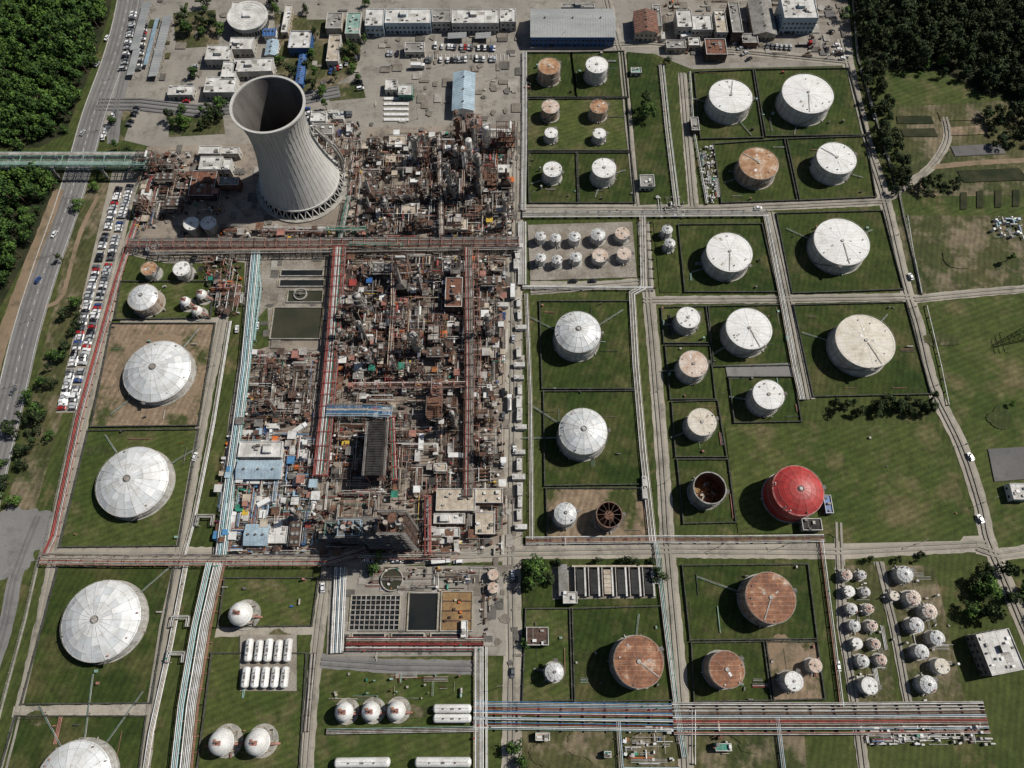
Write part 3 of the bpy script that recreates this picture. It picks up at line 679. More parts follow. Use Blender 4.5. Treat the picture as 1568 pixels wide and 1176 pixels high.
rack([(500,350),(560,350)],3,7,['green_paint','silver_clad','green_paint'],'green_paint'); rack([(535,372),(615,374)],1.6,9,['green_paint','silver_clad'],'green_paint'); rack([(534,300),(520,368)],2.2,5,['green_paint','silver_pipe','silver_clad'],'green_pale'); rack([(400,350),(500,352)],3,4,['silver_clad','green_pale','silver_pipe'],'pink_steel')
rack([(390,384),(398,440),(388,520)],1.6,3,['cyan_pipe','silver_pipe'],'cyan_pipe'); rack([(602,398),(602,470),(596,560)],2.5,8,MIX,'pink_steel',2); rack([(672,205),(676,360)],3,8,MIX,'brown_steel',2); rack([(540,590),(715,588)],3,7,MIX,'pink_steel',2)
rack([(600,640),(604,735)],2.5,8,RED,'red_dark',2)
for (x,y) in ((300,790),(345,450),(262,945),(255,1000)):
    rack([(x,y+14),(x+3,y),(x+26,y),(x+24,y+14)],1.6,3,WH,'silver_clad')
def bridge():
    a=G(-60,245,9);b=G(226,249,9); mb=MB(); L=b[0]-a[0]; y=(a[1]+b[1])/2; w=9
    for i in range(9): mb.tube((a[0],y-w/2+.8+i*.9,9),(b[0],y-w/2+.8+i*.9,9),R0.choice([.15,.25,.3]),R0.choice(['silver_pipe','green_pale','silver_clad','white_paint']),8)
    for s_ in (-1,1):
        yy=y+s_*w/2
        for z in (8.2,11.4): mb.beam((a[0],yy,z),(b[0],yy,z),.4,.4,'green_pale')
        n=int(L/4)
        for i in range(n):
            x=a[0]+i*L/n; mb.beam((x,yy,8.2),(x,yy,11.4),.25,.25,'green_pale'); mb.beam((x,yy,8.2 if i%2 else 11.4),(x+L/n,yy,11.4 if i%2 else 8.2),.2,.2,'green_pale')
    n=int(L/4)
    for i in range(n+1):
        x=a[0]+i*L/n; mb.beam((x,y-w/2,8.2),(x,y+w/2,8.2),.3,.3,'green_pale')
        if i%3==0: mb.beam((x,y-w/2,11.4),(x,y+w/2,11.4),.3,.3,'green_pale')
    mb.box((a[0]+b[0])/2,y+w/2-1.2,11.62,L,1.8,.15,'silver_clad'); mb.box((a[0]+b[0])/2,y-w/2+1.0,11.62,L,1.2,.15,'green_pale')
    for px in (30,98,172,214):
        x=G(px,248)[0]
        for d in (-w/2,w/2): mb.box(x,y+d,0,1.2,1.2,8,'kerb_concrete')
        mb.box(x,y,7.2,1.3,w+1.4,.83,'kerb_concrete')
    mb.obj('pipe_bridge')
bridge()
# ------------------------------------------------------------------ process plant kit
EQ=['rust','brown_steel','grey_steel','silver_clad','rust','cream','dark_steel','grey_steel','brown_steel','silver_pipe','silver_clad','pink_steel']
ACC=['orange_paint','yellow_paint','blue_paint','red_dark','red_dark','green_paint','rust_orange','rust_orange']
def eq(R): return R.choice(ACC) if R.random()<.08 else R.choice(EQ)
def hv(mb,x,y,z,L,r,mat,ax=0,n=10):
    d=(L/2,0,0) if ax==0 else (0,L/2,0)
    c=Vector((x,y,z+r)); mb.tube(c-Vector(d),c+Vector(d),r,mat,n)
    k=Vector(d).normalized()*r*.5
    for s_ in (-1,1): mb.tube(c+Vector(d)*s_,c+Vector(d)*s_+k*s_,r,mat,n,r2=r*.55)
def k_frame(seed):
    R=Random(seed); mb=MB(); w=R.uniform(7,12);d=R.uniform(5,9);L=R.choice([1,2,2,3,3,4]);sh=R.uniform(3.6,4.8)
    stl=R.choice(['brown_steel','dark_steel','grey_steel','rust','pink_steel','brown_steel','rust'])
    nx=R.choice([2,3]);ny=R.choice([1,2])
    for i in range(nx+1):
        for j in range(ny+1): mb.box(-w/2+w*i/nx,-d/2+d*j/ny,0,.3,.3,L*sh+.1,stl)
    for l in range(1,L+1):
        z=l*sh
        for j in range(ny+1): mb.box(0,-d/2+d*j/ny,z-.35,w+.3,.24,.34,stl)
        for i in range(nx+1): mb.box(-w/2+w*i/nx,0,z-.33,.24,d-.3,.3,stl)
        for i in range(nx):
            for j in range(ny):
                if R.random()<.4: mb.box(-w/2+w*(i+.5)/nx,-d/2+d*(j+.5)/ny,z+.01,w/nx-.4,d/ny-.4,.08,R.choice([stl,'dark_steel','grey_steel','rust','silver_clad']))
                elif R.random()<.6:
                    for q in range(4): mb.box(-w/2+w*(i+.2+.2*q)/nx,-d/2+d*(j+.5)/ny,z-.2,.14,d/ny-.4,.15,stl)
                if R.random()<.6:
                    cx=-w/2+w*(i+.5)/nx;cy=-d/2+d*(j+.5)/ny
                    if R.random()<.5: hv(mb,cx,cy,z+.5,R.uniform(2,w/nx),R.uniform(.35,.8),eq(R),R.randint(0,1))
                    else: mb.cyl(cx,cy,z,R.uniform(.4,1.0),R.uniform(1,3),eq(R),12)
        for sy in (-1,1):
            mb.box(0,sy*(d/2+.1),z+1,w,.07,.07,'silver_clad')
            for i in range(6): mb.box(-w/2+w*i/5,sy*(d/2+.1),z,.07,.07,1,'grey_steel')
    for i in range(20):
        z=R.uniform(.5,L*sh+1.2); m=eq(R); r=R.choice([.08,.12,.16,.25])
        if R.random()<.5: y=R.uniform(-d/2,d/2); x0=R.uniform(-w/2-2,0);x1=R.uniform(0,w/2+2); mb.tube((x0,y,z),(x1,y,z),r,m); mb.tube((x1,y,z),(x1,y,0),r,m)
        else: x=R.uniform(-w/2,w/2); y0=R.uniform(-d/2-2,0);y1=R.uniform(0,d/2+2); mb.tube((x,y0,z),(x,y1,z),r,m); mb.tube((x,y0,z),(x,y0,0),r,m)
    for l in range(L):
        mb.beam((-w/2-.8,-d/2 if l%2 else d/2-1,l*sh),(-w/2-.8,d/2-1 if l%2 else -d/2,(l+1)*sh),.8,.15,'grey_steel')
    return mb.mesh('steel_process_structure')
def k_column(seed):
    R=Random(seed); mb=MB(); r=R.uniform(.7,1.6);h=R.uniform(14,28); m=R.choice(['silver_clad','grey_steel','silver_pipe','rust','silver_clad','silver_clad'])
    mb.cyl(0,0,0,r*1.15,3,'grey_steel',14,r2=r); mb.cyl(0,0,3,r,h-3,m,18,cap=False); mb.dome(0,0,h,r,r*.5,m,18,3)
    z=6
    while z<h:
        a=R.uniform(0,6.28); mb.ring(0,0,z,r,r+1.0,R.choice(['brown_steel','rust','grey_steel','yellow_paint' if R.random()<.2 else 'dark_steel']),12,.12,a,a+R.uniform(2.5,5)); mb.ring(0,0,z+1,r+.92,r+1.0,'grey_steel',12,.07,a,a+3.5); z+=R.uniform(3.5,5.5)
    mb.box(r+.4,0,0,.1,.6,h,'grey_steel')
    a=R.uniform(0,6.28); c,s_=math.cos(a),math.sin(a); q=r+.6
    mb.tube((0,0,h+r*.4),(0,0,h+r*.5+.8),.25,m,8); mb.tube((0,0,h+r*.5+.7),(q*c,q*s_,h+r*.5+.7),.25,m,8); mb.tube((q*c,q*s_,h+r*.5+.7),(q*c,q*s_,1),.25,m,8)
    for i in range(6):
        a=R.uniform(0,6.28); z=R.uniform(2,h*.7); m2=eq(R); mb.tube((r*math.cos(a),r*math.sin(a),z),((r+3)*math.cos(a),(r+3)*math.sin(a),z),.13,m2); mb.tube(((r+3)*math.cos(a),(r+3)*math.sin(a),z),((r+3)*math.cos(a),(r+3)*math.sin(a),0),.13,m2)
    for i in range(3): mb.box(R.uniform(-4,4),R.uniform(-4,4),0,R.uniform(1,2),R.uniform(1,2),R.uniform(1,3),eq(R))
    return mb.mesh('distillation_column')
def k_furnace(seed):
    R=Random(seed); mb=MB(); w,d,h=R.uniform(6,8),R.uniform(5,7),R.uniform(7,10); m=R.choice(['brown_steel','rust','grey_steel','silver_clad'])
    for a in (-1,1):
        for b in (-1,1): mb.box(a*w*.45,b*d*.45,0,.4,.4,2.2,'dark_steel')
    mb.box(0,0,2.2,w,d,h-2.2,m)
    for i in range(5): mb.box(-w/2+w*i/4,0,2.3,.25,d+.3,h-2.35,'dark_steel')
    P=[(-w/2,-d/2,h),(w/2,-d/2,h),(w/2,d/2,h),(-w/2,d/2,h),(-w/5,-d/5,h+3),(w/5,-d/5,h+3),(w/5,d/5,h+3),(-w/5,d/5,h+3)]
    mb.add(P,[(0,1,5,4),(1,2,6,5),(2,3,7,6),(3,0,4,7),(4,5,6,7)],m)
    mb.cyl(0,0,h+3,1.0,R.uniform(10,16),'silver_clad' if R.random()<.5 else 'rust',14,r2=.8,capmat='dark_steel')
    mb.box(0,d/2+.8,h*.6,w,1.2,.12,'grey_steel'); mb.box(0,-d/2-.8,h*.6,w,1.2,.12,'grey_steel')
    for i in range(5): x=R.uniform(-w/2,w/2); mb.tube((x,d/2,h*.5),(x,d/2+3,h*.5),.18,eq(R)); mb.tube((x,d/2+3,h*.5),(x,d/2+3,0),.18,eq(R))
    return mb.mesh('process_furnace')
def k_exch(seed):
    R=Random(seed); mb=MB(); k=R.randint(3,5)
    mb.box(0,0,0,9,k*2+.5,.7,'kerb_concrete')
    for i in range(k):
        y=(i-(k-1)/2)*2
        for t in range(R.choice([1,2])):
            z=1.2+t*1.9; m=R.choice(['silver_clad','grey_steel','rust','cream','silver_clad','rust']); r=R.uniform(.4,.62); hv(mb,R.uniform(-.5,.5),y,z,6.0,r,m,0,12); mb.tube((3.0,y,z+r),(3.25,y,z+r),r+.2,'dark_steel',12)
            for q in (-1.8,1.8): mb.box(q,y,.65,.3,r*1.4,z-.3,'kerb_concrete'); mb.tube((q+.6,y,z+r),(q+.6,y,z+2*r+.9),.14,m)
    mb.tube((-3,-k,3.6+1.2),(-3,k,4.8),.2,'silver_pipe');mb.tube((3.5,-k,5),(3.5,k,5),.2,'silver_clad')
    return mb.mesh('heat_exchanger_bank')
def k_aircool(seed):
    R=Random(seed); mb=MB(); w,d,h=R.uniform(11,15),5.5,R.uniform(7,10); n=int(w/4); m=R.choice(['grey_steel','silver_clad','brown_steel'])
    for i in range(n+1):
        for s_ in (-1,1): mb.box(-w/2+w*i/n,s_*d/2,0,.35,.35,h,'brown_steel')
        mb.box(-w/2+w*i/n,0,h-.5,.25,d-.4,.3,'brown_steel')
    mb.box(0,0,h,w,d+.4,1.2,m)
    for i in range(n):
        for s_ in (-1,1):
            x=-w/2+w*(i+.5)/n; mb.ring(x,s_*d/4,h+1.2,1.1,1.35,'grey_steel',16,.5); mb.cyl(x,s_*d/4,h+1.21,1.05,.04,'dark_steel',16)
            for q in range(4): a=q*math.pi/4; mb.beam((x-math.cos(a),s_*d/4-math.sin(a),h+1.5),(x+math.cos(a),s_*d/4+math.sin(a),h+1.5),.2,.05,'silver_pipe')
    mb.box(0,d/2+.8,h+.2,w,1,.1,'grey_steel'); mb.tube((-w/2,-d/2-.4,h+.6),(w/2,-d/2-.4,h+.6),.3,'silver_clad',8)
    for i in range(5): x=R.uniform(-w/2,w/2); mb.tube((x,-d/2-.4,h+.4),(x,-d/2-.4,0),.2,eq(R))
    for i in range(8): mb.box(R.uniform(-w/2,w/2),R.uniform(-d/2,d/2),0,R.uniform(1,2),R.uniform(.6,1.4),R.uniform(.6,1.6),eq(R))
    return mb.mesh('air_cooler')
def k_pumps(seed):
    R=Random(seed); mb=MB(); mb.box(0,0,0,9,7,.7,'kerb_concrete')
    for i in range(5):
        for j in range(2):
            x=-3.6+i*1.8;y=-2+j*4; mb.box(x,y,.65,1.1,1.9,.3,'kerb_concrete'); mb.tube((x,y-.7,1.4),(x,y+.1,1.4),.35,R.choice(['blue_paint','green_paint','grey_steel','silver_clad','rust']),8); mb.cyl(x,y+.5,.95,.4,.8,'rust',8); mb.tube((x,y+.5,1.7),(x,y+.5,3),.14,'silver_clad'); mb.tube((x,y+.5,3),(x,0,3),.14,'silver_clad')
    for i in range(7): y=-1.2+i*.4; mb.tube((-5,y,3.2),(5,y,3.2),.14,eq(R))
    for i in range(3):
        for s_ in (-1,1): mb.box(-4+i*4,s_*1.5,0,.2,.2,3,'brown_steel')
        mb.box(-4+i*4,0,2.85,.2,3,.2,'brown_steel')
    return mb.mesh('pump_bay')
def k_drums(seed):
    R=Random(seed); mb=MB()
    for i in range(R.randint(2,5)):
        x,y=R.uniform(-4,4),R.uniform(-3,3)
        if R.random()<.5: mb.cyl(x,y,0,R.uniform(.7,1.4),R.uniform(3,8),R.choice(EQ+['white_paint']),14)
        else: hv(mb,x,y,R.uniform(1,4),R.uniform(4,7),R.uniform(.7,1.1),R.choice(EQ+['white_paint']),R.randint(0,1),14); mb.box(x,y,0,.8,.8,2,'kerb_concrete')
    for i in range(12):
        z=R.uniform(.5,5);x,y=R.uniform(-5,5),R.uniform(-4,4); m=eq(R)
        mb.tube((x,-4,z),(x,y,z),.12,m); mb.tube((x,y,z),(x,y,0),.12,m)
    return mb.mesh('process_drum_group')
def k_shed(seed):
    R=Random(seed); mb=MB(); w,d,h=R.uniform(5,8),R.uniform(4,6),R.uniform(3,4.5)
    m=R.choice(['cream','wall_render','white_paint','grey_steel']); rf=R.choice(['flat_roof','flat_roof_grey','flat_roof','sheet_roof_grey','cream'])
    mb.box(0,0,0,w,d,h,m); mb.box(0,0,h,w+.5,d+.5,.25,rf)
    for i in range(int(w/1.8)): mb.box(-w/2+1+i*1.8,-d/2-.02,1.2,1.1,.08,1.1,'glass')
    mb.box(w/2+.02,0,0.05,.08,1,2.1,'dark_steel')
    for i in range(R.randint(1,4)): mb.box(R.uniform(-w/3,w/3),R.uniform(-d/3,d/3),h+.25,R.uniform(.6,1.4),R.uniform(.6,1.4),R.uniform(.4,1),R.choice(['silver_pipe','grey_steel','white_paint']))
    return mb.mesh('equipment_shelter')
KIT={}
for nm,fn,c in (('steel_process_structure',k_frame,22),('distillation_column',k_column,9),('process_furnace',k_furnace,4),('heat_exchanger_bank',k_exch,5),('air_cooler',k_aircool,4),('pump_bay',k_pumps,4),('process_drum_group',k_drums,8),('equipment_shelter',k_shed,6)):
    KIT[nm]=[fn(100+i*17+len(nm)) for i in range(c)]
WTS={'steel_process_structure':38,'distillation_column':12,'process_furnace':4,'heat_exchanger_bank':11,'air_cooler':6,'pump_bay':9,'process_drum_group':13,'equipment_shelter':4}
def fill(poly,sp=9.5,wts=WTS,density=.92,seed=1,holes=()):
    P=[G(*p) for p in poly]; R=Random(seed); xs=[p[0] for p in P];ys=[p[1] for p in P]; HH=[[G(*q) for q in h] for h in holes]
    ks=list(wts); y=min(ys)+sp/2
    while y<max(ys):
        x=min(xs)+sp/2
        while x<max(xs):
            a=x+R.uniform(-1,1);b=y+R.uniform(-1,1)
            if inpoly(a,b,P) and R.random()<density and not any(inpoly(a,b,h) for h in HH):
                k=R.choices(ks,[wts[q] for q in ks])[0]
                put(R.choice(KIT[k]),k,(a,b,0),R.choice([0,math.pi/2,math.pi,-math.pi/2]),R.uniform(.72,.98))
            x+=sp
        y+=sp
def clutter(poly,n,seed,mats=None,name='process_piping',big=1.0,zmax=4.5,holes=(),acc=.07):
    P=[G(*p) for p in poly]; R=Random(seed); xs=[p[0] for p in P];ys=[p[1] for p in P]; mb=MB(); i=0; tries=0
    HH=[[G(*q) for q in h] for h in holes]
    mats=mats or ['rust','brown_steel','grey_steel','silver_clad','silver_pipe','cream','dark_steel','pink_steel','brown_steel','white_paint','rust','silver_clad','rust']
    while i<n and tries<n*30:
        tries+=1
        x=R.uniform(min(xs),max(xs));y=R.uniform(min(ys),max(ys))
        if not inpoly(x,y,P) or any(inpoly(x,y,h) for h in HH): continue
        i+=1; t=R.random(); m=R.choice(mats) if R.random()>acc else R.choice(ACC)
        if t<.46:
            L=R.uniform(3,16)*big; z=R.uniform(.6,max(.9,zmax)); r=R.choice([.07,.1,.15,.22]); dx,dy=(L,0) if R.random()<.5 else (0,L)
            if not inpoly(x+dx,y+dy,P): continue
            mb.tube((x,y,z),(x+dx,y+dy,z),r,m,5); mb.tube((x,y,z),(x,y,0),r,m,5); mb.tube((x+dx,y+dy,z),(x+dx,y+dy,0),r,m,5)
            if R.random()<.5:
                for k in range(1,R.randint(2,4)): o=k*.6; mb.tube((x+(o if dy else 0),y+(o if dx else 0),z),(x+dx+(o if dy else 0),y+dy+(o if dx else 0),z),r,R.choice(mats),5)
        elif t<.74: mb.box(x,y,0,R.uniform(.4,2.0)*big,R.uniform(.4,1.6)*big,R.uniform(.9,2.3),m,0 if R.random()<.8 else R.uniform(0,1.5))
        elif t<.86: mb.cyl(x,y,0,R.uniform(.25,.8)*big,R.uniform(1.2,3.5),m,10)
        elif t<.94: hv(mb,x,y,.9,R.uniform(1.5,4)*big,R.uniform(.3,.6),m,R.randint(0,1),8); mb.box(x,y,0,.5,.5,1.0,'kerb_concrete')
        elif zmax>2:
            w=R.uniform(2,4);h=R.uniform(2.5,6)
            for a in (-1,1):
                for b in (-1,1): mb.box(x+a*w/2,y+b*w/2,0,.18,.18,h,m)
            mb.box(x,y,h,w+.3,w+.3,.14,m)
    mb.obj(name)
CORR=[[(566,278),(782,278),(782,287),(566,287)],[(528,478),(702,476),(702,487),(524,488)],[(655,400),(664,400),(662,585),(653,585)],[(640,595),(652,595),(655,745),(643,745)],[(560,470),(572,470),(568,600),(556,600)],[(700,600),(712,600),(712,745),(702,745)]]
REG=[([(566,218),(600,212),(690,208),(780,206),(782,360),(566,362)],1,.93),
([(528,402),(702,400),(702,585),(524,585)],2,.93),([(735,400),(768,400),(766,745),(735,745)],3,.7),
([(520,618),(550,618),(548,735),(510,740)],4,.85),([(606,620),(640,618),(645,742),(608,742)],4,.85),
([(655,600),(702,600),(702,700),(660,700)],5,.7),([(228,258),(285,258),(275,330),(208,335)],6,.75),
([(395,555),(480,555),(474,640),(380,645)],7,.8),([(455,735),(495,735),(492,835),(450,840)],8,.5),
([(655,790),(690,790),(690,842),(655,840)],9,.3),([(322,395),(368,395),(362,480),(335,480)],10,.45)]
for P,sd,dn in REG: fill(P,9.6,seed=sd,density=dn,holes=CORR)
for P,n,sd in (([(560,208),(785,200),(785,365),(560,365)],1250,21),([(522,395),(775,395),(770,600),(520,600)],1500,22),([(500,600),(775,600),(775,850),(490,850)],1150,23),([(215,240),(300,235),(350,300),(345,330),(285,326),(205,365)],300,24),
   ([(380,540),(490,540),(485,650),(365,660)],420,25),([(300,396),(372,396),(366,485),(335,485)],200,26),([(480,190),(555,190),(555,365),(530,365),(535,300),(480,225)],230,27),([(280,350),(400,352),(510,350),(560,355),(560,364),(280,364)],140,42)):
    clutter(P,n,sd,holes=CORR)
clutter([(345,665),(490,665),(488,850),(330,850)],1000,28,['white_paint','white_paint','blue_pale','silver_pipe','grey_steel','blue_pipe','cream','silver_clad','pink_steel','brown_steel','rust'],'site_materials',1.0,acc=.12)
clutter([(520,1030),(720,1030),(720,1075),(500,1075)],40,31,['green_pale','silver_clad','rust','cream'],'site_materials',.7,1)
clutter([(950,1110),(1030,1110),(1030,1170),(955,1170)],60,32,['silver_clad','silver_pipe','white_paint'],'pipe_manifold',1,1.5)
clutter([(1080,1110),(1120,1110),(1120,1160),(1080,1160)],14,33,None,'pipe_manifold',1,1.5)
clutter([(1310,1112),(1500,1110),(1530,1140),(1320,1140)],160,34,['silver_clad','silver_pipe','silver_pipe','grey_steel'],'pipe_manifold',.8,1.2)
clutter([(1070,225),(1092,225),(1100,312),(1078,312)],150,35,['silver_clad','silver_pipe','white_paint'],'pipe_manifold',.7,1.5)
clutter([(1005,300),(1045,300),(1050,335),(1005,335)],60,36,['silver_clad','silver_pipe','grey_steel'],'pipe_manifold',.7,1.5)
clutter([(560,870),(760,868),(765,905),(740,1000),(735,905),(560,905)],150,37,None,'treatment_plant_equipment',.8,2)
clutter([(1000,0),(1290,0),(1300,92),(1060,96),(1005,60)],130,38,['white_paint','grey_steel','cream','silver_clad','rust','brown_steel'],'yard_materials',.9,1.5,acc=.03)
clutter([(1515,335),(1560,335),(1565,368),(1520,368)],60,39,['white_paint','silver_clad','blue_pale','blue_pale'],'yard_materials',1,1.5)
clutter([(1290,866),(1350,866),(1380,1078),(1310,1078)],40,40,['silver_clad','silver_pipe'],'tank_farm_piping',.7,.8,acc=0)
clutter([(1358,866),(1432,866),(1478,1078),(1398,1078)],36,41,['silver_clad','silver_pipe'],'tank_farm_piping',.7,.8,acc=0)
for i,(P,k) in enumerate(CELLS):
    clutter(P,8 if P[0]!=(1110,655) else 3,200+i,['silver_clad','green_pale','pink_steel','grey_steel','bund_concrete'],'tank_farm_piping',.8,.9,acc=.03)
def tall(px,py,w,d,h,name,stl='dark_steel'):
    x,y,_=GS(px,py); mb=MB(); R=Random(px)
    L=int(h/4)
    for a in (-1,-.33,.33,1):
        for b in (-1,0,1): mb.box(a*w/2,b*d/2,0,.4,.4,h,stl)
    for l in range(1,L+1):
        z=l*4
        for b in (-1,0,1): mb.box(0,b*d/2,z-.4,w+.3,.26,.38,stl)
        for a in (-1,-.33,.33,1): mb.box(a*w/2,0,z-.38,.26,d-.3,.34,stl)
        for q in range(3):
            if R.random()<.7: mb.box((-.66+.66*q)*w/2,R.choice([-1,1])*d/4,z+.01,w/3-.5,d/2-.5,.1,R.choice([stl,'grey_steel','brown_steel','rust']))
        for q in range(3): mb.cyl(R.uniform(-.8,.8)*w/2,R.uniform(-.8,.8)*d/2,z,R.uniform(.4,.9),R.uniform(1.2,3.2),eq(R),10)
        for sy in (-1,1): mb.box(0,sy*(d/2+.7),z,w+1.5,1.0,.1,'grey_steel'); mb.box(0,sy*(d/2+1.15),z+1,w+1.5,.08,.08,'silver_clad')
        for sx in (-1,1): mb.beam((sx*(w/2),-d/2,z-4),(sx*(w/2),d/2,z),.2,.2,stl)
        mb.beam((-w/2,-d/2-.15,z-4),(0,-d/2-.15,z),.2,.2,stl)
    for i in range(2):
        mb.cyl((-.5+i)*w/2,0,0,R.uniform(.9,1.3),h+R.uniform(0,3),R.choice(['silver_clad','grey_steel']),16)
    for i in range(26):
        x0,y0=R.uniform(-1,1)*w/2,R.choice([-1,1])*(d/2+R.uniform(0,.5)); mb.tube((x0,y0,0),(x0,y0,R.uniform(.4,1)*h),R.choice([.12,.2,.3]),R.choice(EQ+['silver_pipe']))
    mb.obj(name,(x,y,0))
tall(622,828,11,8,44,'fractionation_tower_structure','brown_steel'); tall(588,828,8,7,32,'fractionation_tower_structure','grey_steel'); tall(548,820,10,7,20,'fractionation_tower_structure','blue_pale')
tall(520,818,8,6,13,'fractionation_tower_structure','green_pale')
for px,py,k in ((640,250,0),(705,235,1),(745,230,2),(735,300,3),(690,300,4),(712,262,6),(560,520,5),(570,560,6),(558,480,7),(640,540,0),(720,250,2),(728,240,8),(700,262,5)):
    x,y,_=GS(px,py); put(KIT['distillation_column'][k],'distillation_column',(x,y,0),px*.1,(1.25,1.25,1.3))
def louvre():
    x,y,_=GS(584,700); mb=MB()
    w,d,h=8,27,15
    for i in range(6):
        for s_ in (-1,1): mb.box(s_*w/2,-d/2+d*i/5,0,.4,.4,h,'pink_steel')
    for z in (6,11): mb.box(0,0,z,w,d,.2,'brown_steel')
    mb.box(0,0,h,w,d,1,'dark_steel')
    for i in range(22): mb.box(0,-d/2+.7+i*(d-1.4)/21,h+1,w-1,.25,.35,'dark_steel')
    for s_ in (-1,1): mb.box(s_*(w/2+.8),0,h+.3,1.0,d,.1,'grey_steel'); mb.box(s_*(w/2+1.4),0,h+1.2,.08,d,.08,'silver_pipe')
    mb.obj('air_cooler_bank',(x,y,0))
louvre()
# ------------------------------------------------------------------ basins
def basin(name,x0,y0,x1,y1,water,kind=None,rim='kerb_concrete'):
    a=G(x0,y1);b=G(x1,y0); cx,cy=(a[0]+b[0])/2,(a[1]+b[1])/2; w,d=b[0]-a[0],b[1]-a[1]; mb=MB()
    for s_ in (-1,1):
        mb.box(s_*w/2,0,0,.5,d+.5,1.3,rim); mb.box(0,s_*d/2,0,w-.5,.5,1.3,rim)
    mb.box(0,0,0,w-.5,d-.5,.75,'dark_steel',0,water)
    if kind=='grid':
        for i in range(1,10): mb.box(-w/2+w*i/10,0,1.0,.35,d-.5,.25,'silver_clad')
        for i in range(1,7): mb.box(0,-d/2+d*i/7,1.26,w-.5,.35,.25,'silver_clad')
    if kind=='ochre':
        mb.box(0,0,.76,w-1,d-1,.3,'ochre')
        for i in range(1,4): mb.box(0,-d/2+d*i/4,1.1,w-.6,.5,.2,'brown_steel')
        for i in range(8): mb.box(R0.uniform(-.4,.4)*w,R0.uniform(-.4,.4)*d,1.06,1,1,1,R0.choice(['brown_steel','orange_paint','cream']))
    for s_ in (-1,1):
        mb.box(s_*(w/2+.2),0,2.2,.06,d,.06,'yellow_paint')
        for i in range(int(d/3)+1): mb.box(s_*(w/2+.2),-d/2+i*3,1.3,.06,.06,.9,'yellow_paint')
    mb.obj(name,(cx,cy,0))
basin('retention_basin',414,472,496,520,'water_olive'); basin('retention_basin',430,415,496,424,'water_dark'); basin('retention_basin',428,430,498,440,'water_dark'); basin('retention_basin',440,446,496,464,'water_olive')
basin('cooling_water_basin',535,912,614,965,'water_dark','grid'); basin('cooling_water_basin',624,908,672,966,'water_dark'); basin('separator_basin',675,906,724,966,'ochre','ochre')
for i in range(3): basin('separator_basin',540+i*60,970,590+i*60,976,'water_dark')
def clar(px,py,rp):
    x,y,s=GS(px,py); r=rp*s; mb=MB(); mb.cyl(0,0,0,r+.4,1.6,'kerb_concrete',32,cap=False); mb.cyl(0,0,0,r,1.6,'kerb_concrete',32,cap=False); mb.ring(0,0,1.5,r-.1,r+.45,'kerb_concrete',32,.2); mb.cyl(0,0,0,r-.1,1.2,'water_olive',32)
    mb.beam((-r,0,1.9),(r,0,1.9),1,.2,'grey_steel'); mb.cyl(0,0,1.2,1,1.2,'grey_steel',12); mb.obj('clarifier_tank',(x,y,0))
clar(601,888,16); clar(461,452,9)
